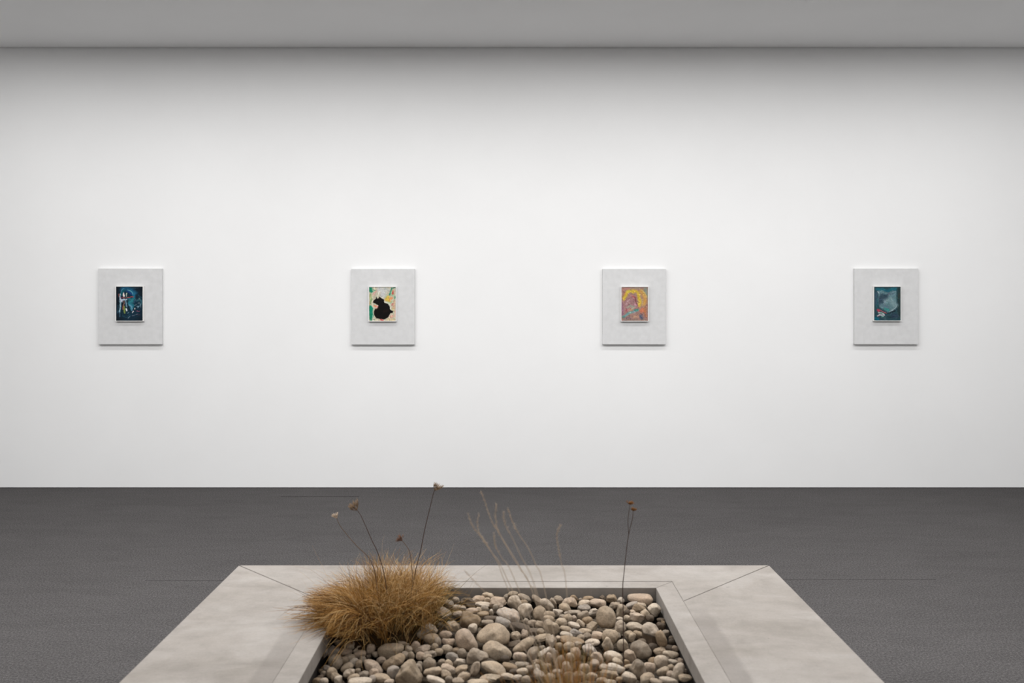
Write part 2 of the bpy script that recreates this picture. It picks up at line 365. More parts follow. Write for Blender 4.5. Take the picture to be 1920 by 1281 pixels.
ART.append(((196,186,160), [
 (B,(196,196,194),q([(420,120),(560,220),(520,320)]),.14,1),(B,(170,178,176),q([(600,90),(720,150)]),.07,1,.8),(B,(206,140,132),q([(280,180),(200,300)]),.06,1,.8),
 (B,(12,134,98),q([(90,90),(110,200),(80,160)]),.07,.6),(B,(150,200,150),q([(140,170),(230,180),(180,230)]),.02,.7),(B,(12,134,98),q([(180,130),(250,170)]),.018,.7),
 (B,(150,160,96),q([(80,300),(90,620)]),.045,1,.9),(B,(90,160,90),q([(110,440),(90,640)]),.025,.8),(B,(206,160,120),q([(60,560),(60,740)]),.02,1,.8),
 (B,(4,140,108),q([(100,760),(80,900),(120,1060)]),.085,.5),(B,(4,128,92),q([(100,1000),(90,1200)]),.05,.8),(B,(186,206,180),q([(160,1050),(170,1190)]),.025,.9),
 (B,(14,130,96),q([(840,80),(800,200),(760,340)]),.035,.6),(B,(20,110,84),q([(940,60),(880,70)]),.03,.8),(B,(30,150,110),q([(940,380),(950,440)]),.035,.8),
 (B,(150,190,140),q([(640,360),(700,600),(860,560)]),.05,1,.7),(B,(222,176,66),q([(650,470),(700,420),(740,500)]),.08,.8),(B,(230,196,60),q([(700,380),(720,480)]),.035,.9),
 (B,(240,142,84),q([(770,470),(830,440)]),.045,.7),(B,(150,196,150),q([(850,200),(860,320)]),.07,.8),(B,(232,120,100),q([(880,180),(860,280)]),.04,.8),(B,(214,36,30),q([(858,270),(860,310)]),.033,.5),
 (B,(214,160,124),q([(920,560),(900,760)]),.06,1,.9),(B,(206,60,70),q([(850,640),(850,700)]),.02,.7),(B,(206,190,110),q([(870,780),(890,860)]),.035,1,.8),(B,(240,170,160),q([(950,860),(940,1080)]),.03,1,.8),
 (B,(160,190,140),q([(890,950),(900,1150)]),.018,1,.8),(B,(232,160,140),q([(790,1110),(850,1080)]),.06,1,.8),(B,(214,190,140),q([(700,1190),(920,1200)]),.05,1,.9),(B,(60,140,90),q([(210,1180),(230,1230)]),.02,.8),
 (B,(236,220,190),q([(150,520),(140,700),(200,760)]),.03,1,.9),(B,(250,120,70),q([(210,720),(330,720)]),.026,.6),(B,(232,150,150),q([(290,740),(350,710)]),.03,.7),
 (B,(222,222,200),q([(540,540),(760,650),(800,820)]),.04,1,.9),(B,(236,236,226),q([(320,420),(360,320),(400,200)]),.02,.8),
 (P_,(9,5,4),q([(165,560),(200,500),(260,470),(270,410),(300,400),(305,450),(370,450),(380,385),(410,385),(490,455),(560,480),(575,580),(700,645),(765,690),(780,800),(800,850),(880,910),(850,960),(780,960),(740,1060),(660,1140),(560,1175),(420,1175),(300,1140),(220,1040),(205,900),(240,800),(330,770),(370,710),(350,665),(270,655),(190,610)]),.02),
 (B,(52,34,50),q([(250,570),(340,550),(420,570)]),.012,1,.8),(B,(58,22,16),q([(300,800),(360,740)]),.03,1,.8),(B,(44,22,16),q([(560,900),(700,850)]),.06,1,.5),(B,(34,30,20),q([(440,420),(450,540)]),.03,1,.6),
 (B,(210,40,46),q([(430,1200),(520,1210)]),.03,.8),
]))
ART.append(((160,120,108), [
 (B,(150,100,128),q([(60,600),(70,980)]),.07,1,.9),(B,(132,142,128),q([(900,120),(960,360)]),.09,1),(B,(186,120,110),q([(100,120),(300,90)]),.06,1,.8),(B,(160,150,120),q([(350,60),(700,90)]),.03,1,.8),
 (B,(212,176,50),q([(120,420),(220,260),(360,180),(560,200),(640,340),(680,520),(680,700)]),.085,.8),(B,(216,196,62),q([(250,220),(380,180)]),.05,1,.8),
 (B,(206,150,70),q([(720,200),(850,330),(880,480),(840,640)]),.1,.9),(B,(210,190,100),q([(740,150),(860,240),(910,380)]),.022,.8),(B,(196,160,110),q([(760,500),(780,640)]),.06,1,.7),
 (B,(206,120,70),q([(150,260),(110,320)]),.04,1,.7),(B,(130,20,60),q([(118,210),(120,240)]),.018,.8),
 (P_,(166,118,118),q([(90,560),(240,440),(400,310),(520,380),(590,520),(610,700),(590,820),(300,900),(120,980),(90,760)]),.06),
 (B,(128,66,72),q([(510,420),(550,560),(580,700)]),.035,.9),(B,(176,50,60),q([(420,385),(490,410)]),.024,.7),(B,(214,130,112),q([(400,330),(460,440)]),.03,1,.6),
 (B,(196,160,164),q([(180,640),(240,560),(330,470)]),.028,1,.8),(B,(220,190,190),q([(210,690),(220,620)]),.012,1,.8),(B,(120,70,90),q([(300,500),(310,660)]),.014,1,.7),(B,(206,150,170),q([(490,650),(550,680)]),.03,1,.8),
 (B,(158,160,140),q([(240,760),(330,700),(470,720),(430,820)]),.055,1),(B,(206,140,80),q([(290,830),(390,820),(370,870)]),.03,1,.8),(B,(186,70,80),q([(190,850),(210,920)]),.04,1,.8),(B,(214,196,130),q([(340,880),(440,830),(520,770)]),.014,1,.8),
 (B,(104,150,150),q([(80,1080),(280,1000),(420,940),(600,880)]),.055,.7),(B,(60,140,120),q([(500,880),(600,860)]),.035,.9),(B,(150,206,170),q([(300,990),(350,950)]),.02,1,.8),(B,(120,140,170),q([(420,960),(480,930)]),.03,1,.8),(B,(80,130,120),q([(70,1110),(130,1090)]),.05,1,.8),
 (B,(212,116,80),q([(720,900),(800,850),(850,880)]),.08,.9),(B,(186,110,64),q([(880,780),(900,1050)]),.06,1,.8),(B,(226,160,80),q([(660,790),(680,740)]),.03,1,.8),(B,(90,30,60),q([(720,980),(750,1020)]),.02,.8),
 (B,(74,84,108),q([(710,1080),(760,1150)]),.07,1),(B,(200,150,120),q([(480,1090),(600,1080)]),.05,1,.8),(B,(120,120,110),q([(100,1210),(900,1220)]),.03,1,.7),(B,(110,90,110),q([(230,1150),(330,1130)]),.04,1,.7),(B,(150,60,70),q([(860,1090),(930,1120)]),.03,1,.6),
]))
ART.append(((36, 70, 80), [
 (B,(22,104,122),q([(150,130),(500,170),(800,120)]),.075,1),(B,(16,90,112),q([(400,180),(560,170)]),.04,1),(B,(36,56,56),q([(920,100),(930,1100)]),.07,1,.9),(B,(60,60,52),q([(930,260),(920,440)]),.03,1,.8),
 (B,(54,80,104),q([(120,280),(110,640)]),.05,1,.9),(B,(40,104,116),q([(170,500),(130,760)]),.05,1,.7),
 (P_,(88,124,132),q([(170,200),(300,160),(520,240),(700,170),(830,180),(835,760),(800,850),(520,935),(220,770),(190,560)]),.05),
 (P_,(48,72,88),q([(260,290),(520,300),(540,440),(420,540),(340,640),(210,640),(200,420)]),.06),
 (B,(70,90,110),q([(540,260),(620,300),(700,250)]),.04,1,.7),(B,(96,62,80),q([(540,330),(570,270)]),.02,1,.6),(B,(186,196,206),q([(180,230),(190,270)]),.024,1),(B,(150,176,190),q([(660,250),(760,190),(820,180)]),.014,1,.9),
 (B,(126,156,160),q([(440,560),(600,480),(700,620),(800,700)]),.12,1,.7),(B,(140,156,176),q([(370,640),(440,560)]),.025,1,.8),(B,(100,140,160),q([(750,300),(700,380)]),.03,1,.6),
 (B,(36,136,130),q([(430,820),(540,860)]),.05,1),(B,(90,110,140),q([(380,700),(520,760)]),.04,1,.7),(B,(196,206,214),q([(560,925),(700,870),(810,800),(830,720)]),.014,.9),(B,(12,12,22),q([(520,985),(650,945),(780,880)]),.026,.8),
 (B,(188,52,72),q([(160,850),(220,890)]),.05,.7),(B,(180,60,76),q([(240,860),(330,900),(470,970)]),.024,.7),(B,(230,150,130),q([(300,880),(360,920),(440,950)]),.01,.8),
 (B,(196,214,206),q([(210,960),(300,960),(380,1000)]),.035,.8),(B,(110,160,136),q([(280,965),(350,980)]),.02,.8),(B,(216,206,212),q([(160,1080),(230,1040),(400,1040)]),.035,.7),(B,(190,50,60),q([(180,1100),(220,1060)]),.014,.8),(B,(140,190,170),q([(320,1110),(360,1090)]),.04,.8),(B,(50,110,96),q([(280,1080),(330,1070)]),.015,1),
 (B,(0,96,118),q([(90,1160),(180,1200)]),.06,1),(B,(60,90,100),q([(430,1130),(450,1200)]),.05,1,.8),(B,(44,62,86),q([(700,1060),(850,1080)]),.09,1,.8),(B,(24,44,52),q([(520,1100),(640,1110)]),.03,1,.8),
]))
def art_mat():
    m = NT('painted_canvas', .6, .12)
    at = m.n('ShaderNodeAttribute'); at.attribute_name = 'paint'
    m.base(at.outputs['Color']); m.bump(m.noise(m.coords(), 240, 4), .25, .001); return m.m
M_art = art_mat()
M_board = mat_plain('pale_grey_board', (.63, .63, .632, 1), .7, .2)
M_bedge = mat_plain('board_edge_white', (.72, .72, .72, 1), .7, .2)
M_pframe = mat_plain('white_painted_frame', (.80, .79, .77, 1), .5, .3)
def wx(px): return (px - VX) / K
def wz(py): return EYE - (py - VY) / K
BOARDS = [(184.2, 303.6, 503.6, 645.8), (658.7, 777.4, 504.2, 646.3), (1129.8, 1248.6, 504.2, 646.0), (1602.3, 1722.2, 503.6, 645.8)]
CANV = [(217.5, 267.6, 537.5, 601.6), (691.9, 741.9, 538.3, 602.0), (1165.2, 1215.0, 538.3, 602.0), (1638.9, 1688.9, 537.8, 601.2)]
BL = ['pale grey backing board behind the dark blue painting, leftmost on the white wall',
      'pale grey backing board on the white wall behind the black silhouette painting',
      'pale grey backing board on the white wall behind the yellow and pink painting',
      'pale grey backing board behind the teal painting, nearest the right edge of the wall']
PL = ['small dark blue painting with two white ovals over a red line, white frame',
      'small painting of a black animal silhouette on green and pink, white frame',
      'small painting of a yellow arch over pink and purple strokes, thin white frame',
      'small teal painting with a pale grey shape and red band, white frame']
BT = .028; PT = .022
for i in range(4):
    xa, xb, ya, yb = BOARDS[i]; s = (WALL - BT) / WALL
    X0, X1, Z1, Z0 = wx(xa)*s, wx(xb)*s, EYE + (wz(ya)-EYE)*s, EYE + (wz(yb)-EYE)*s
    o = box('backing_board', (X0, X1, WALL - BT, WALL, Z0, Z1), M_board, None, .0012)
    tag(o, BL[i], 'board', 'grey backing boards on the wall')
    xa, xb, ya, yb = CANV[i]; s = (WALL - BT - PT) / WALL
    X0, X1, Z1, Z0 = wx(xa)*s, wx(xb)*s, EYE + (wz(ya)-EYE)*s, EYE + (wz(yb)-EYE)*s
    cx, cz = (X0+X1)/2, (Z0+Z1)/2; hw, hh = (X1-X0)/2, (Z1-Z0)/2
    t = empty('painting', (cx, WALL - BT, cz)); tag(t, PL[i], 'painting', 'small framed paintings on grey boards')
    fw = .0042; bm = bmesh.new()
    bm_box(bm, -hw-fw, -hw, -PT-.001, 0, -hh-fw, hh+fw); bm_box(bm, hw, hw+fw, -PT-.001, 0, -hh-fw, hh+fw)
    bm_box(bm, -hw, hw, -PT-.001, 0, hh, hh+fw); bm_box(bm, -hw, hw, -PT-.001, 0, -hh-fw, -hh)
    me = bpy.data.meshes.new('frame'); bm.to_mesh(me); bm.free(); link('frame', me, M_pframe, t)
    nx, nz = 96, 122
    img = raster(nx, nz, ART[i][0], ART[i][1], 100 + i, .035 if i != 2 else .05)
    gx = np.linspace(-hw, hw, nx + 1); gz = np.linspace(hh, -hh, nz + 1)
    V = [(x, -PT + .004, z) for z in gz for x in gx]
    idx = lambda r_, c_: r_*(nx+1) + c_
    Fc = [(idx(r_+1, c_), idx(r_+1, c_+1), idx(r_, c_+1), idx(r_, c_)) for r_ in range(nz) for c_ in range(nx)]
    nb = len(V)   # back of the canvas, so that it has its real thickness
    V += [(-hw, -.002, hh), (hw, -.002, hh), (hw, -.002, -hh), (-hw, -.002, -hh)]
    Fc += [(nb, nb+1, nb+2, nb+3), (0, nx, nb+1, nb), (idx(nz, 0), nb+3, nb+2, idx(nz, nx))]
    me = np_mesh('canvas', V, Fc)
    colr = me.color_attributes.new('paint', 'FLOAT_COLOR', 'CORNER')
    lin = np.where(img/255 <= .04045, img/255/12.92, ((img/255+.055)/1.055)**2.4).reshape(-1, 3)
    arr = np.ones((len(me.loops), 4), np.float32) * .5
    k = nx*nz; arr[:k*4, :3] = np.repeat(lin, 4, axis=0); arr[:, 3] = 1
    colr.data.foreach_set('color', arr.ravel())
    link('canvas', me, M_art, t)

# ------------------------------------------------------------------ planter
H1 = 1.05; RIM = EYE - H1
XI0, XI1 = -.579, .539            # inner hole
XS0, XS1 = -.650, .611            # outer side of the edging strip
XO0, XO1 = -1.073, 1.035          # outer edge
YI1 = F*H1/537.5; YS1 = F*H1/526.0; YO1 = F*H1/495.0
YI0 = 1.72; YS0 = YI0 - (YS1 - YI1); YO0 = YS0 - .20
pl = empty('planter', ((XO0+XO1)/2, (YO0+YO1)/2, 0))
tag(pl, 'low rectangular cast concrete planter bench filled with river stones and dry grass', 'planter')
M_con = mat_concrete(); M_conb = mat_concrete('cast_concrete_banded', True)
off = -pl.location
def loc(p): return p
def slab(name, poly, z0, z1, mat, bev=.0025):
    o = prism(name, poly, z0, z1, mat, pl, bev); o.location = off; return o
J = .0012
ck = YO1 - YS1                     # 45 degree joint reaches the edging this far in
dL, dR = XS0 - XO0, XO1 - XS1
YB_L, YB_R = YO1 - dL, YO1 - dR
# top slabs: the joint runs at 45 degrees from the outer corner to the side edging
slab('top_slab', [(XO0+J*2, YO1), (XO1-J*2, YO1), (XS1+J, YB_R+J*3), (XS1+J, YS1+.007), (XS0-J, YS1+.007), (XS0-J, YB_L+J*3)], RIM-.06, RIM, M_con)
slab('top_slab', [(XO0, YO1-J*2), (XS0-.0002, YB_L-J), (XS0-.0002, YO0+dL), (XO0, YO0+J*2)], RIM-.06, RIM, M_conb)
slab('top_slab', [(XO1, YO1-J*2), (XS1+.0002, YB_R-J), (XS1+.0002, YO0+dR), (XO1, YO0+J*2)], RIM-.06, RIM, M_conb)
slab('top_slab', [(XO0+J*2, YO0), (XO1-J*2, YO0), (XS1+J, YO0+dR-J*3), (XS1+J, YS0-J), (XS0-J, YS0-J), (XS0-J, YO0+dL-J*3)], RIM-.06, RIM, M_con)
# edging strips round the hole
ZE = RIM - .052
slab('edging_strip', [(XS0, YS1), (XS1, YS1), (XI1, YI1), (XI0, YI1)], ZE, RIM + .0005, M_con, .0016)
slab('edging_strip', [(XS0, YS1-J), (XI0, YI1-J), (XI0, YI0+J), (XS0, YS0+J)], ZE, RIM + .0005, M_con, .0016)
slab('edging_strip', [(XS1, YS1-J), (XI1, YI1-J), (XI1, YI0+J), (XS1, YS0+J)], ZE, RIM + .0005, M_con, .0016)
slab('edging_strip', [(XS0, YS0), (XS1, YS0), (XI1, YI0), (XI0, YI0)], ZE, RIM + .0005, M_con, .0016)
# body below and inner pan
for b in ((XO0+.03, XO1-.03, YS1+.01, YO1-.03), (XO0+.03, XO1-.03, YO0+.03, YS0-.01), (XO0+.03, XS0-.01, YS0-.01, YS1+.01), (XS1+.01, XO1-.03, YS0-.01, YS1+.01)):
    o = box('side_panel', (*b, 0, RIM-.06), M_con, pl); o.location = off
M_pan = mat_plain('dark_steel_pan', (.028, .024, .02, 1), .7, .3)
bm = bmesh.new(); px0, px1, py0, py1 = XI0-.012, XI1+.012, YI0-.012, YI1+.012
bm_box(bm, px0-.01, px0, py0, py1, .1, ZE-.001); bm_box(bm, px1, px1+.01, py0, py1, .1, ZE-.001)
bm_box(bm, px0, px1, py1, py1+.01, .1, ZE-.001); bm_box(bm, px0, px1, py0-.01, py0, .1, ZE-.001)
bm_box(bm, px0, px1, py0, py1, .09, .1)
me = bpy.data.meshes.new('pan'); bm.to_mesh(me); bm.free(); o = link('pan', me, M_pan, pl); o.location = off

# ------------------------------------------------------------------ stones
def ico(sub):
    bm = bmesh.new(); bmesh.ops.create_icosphere(bm, subdivisions=sub, radius=1)
    V = np.array([v.co[:] for v in bm.verts]); Fc = [[v.index for v in f.verts] for f in bm.faces]; bm.free()
    return V, Fc
ICO3, ICO2 = ico(4), ico(3)
def stone_verts(base, a, b, c, ang, rough, seed):
    r = np.random.default_rng(seed)
    V = base.copy()
    e = r.uniform(2.1, 2.7) if rough < .5 else r.uniform(2.5, 3.4)       # superquadric exponent
    n = (np.abs(V)**e).sum(1)**(1/e); V = V / n[:, None]
    for k in range(5):                                              # soft lumps
        d = r.normal(size=3); d /= np.linalg.norm(d)
        V *= (1 + (.035 + .03*rough) * np.sin(V @ d * r.uniform(1.5, 3.6) + r.uniform(0, 6.3)))[:, None]
    nf = int(3 + 7*rough)
    for k in range(nf):                                             # worn facets
        d = r.normal(size=3); d /= np.linalg.norm(d)
        lim = r.uniform(.74, .95) - .06*rough
        ex = V @ d - lim
        V -= np.where(ex > 0, ex * (.55 + .4*rough), 0)[:, None] * d
    for k in range(6):
        d = r.normal(size=3); d /= np.linalg.norm(d)
        V *= (1 + (.006 + .012*rough) * np.sin(V @ d * r.uniform(7, 15) + r.uniform(0, 6.3)))[:, None]
    if rough > .6:                                                  # crisp surface breaks
        for k in range(16):
            d = r.normal(size=3); d /= np.linalg.norm(d)
            V *= (1 + .016 * np.tanh(6*np.sin(V @ d * r.uniform(3, 8) + r.uniform(0, 6.3))))[:, None]
    # bring to unit extents so the outline has the traced size
    ext = (V.max(0) - V.min(0))/2; mid = (V.max(0) + V.min(0))/2
    V = (V - mid) / ext
    V *= np.array([a, c, b])
    t = math.radians(ang); ct, sn = math.cos(t), math.sin(t)        # clockwise as seen from the front
    x = V[:, 0]*ct + V[:, 2]*sn; z = -V[:, 0]*sn + V[:, 2]*ct
    return np.stack([x, V[:, 1], z], 1)

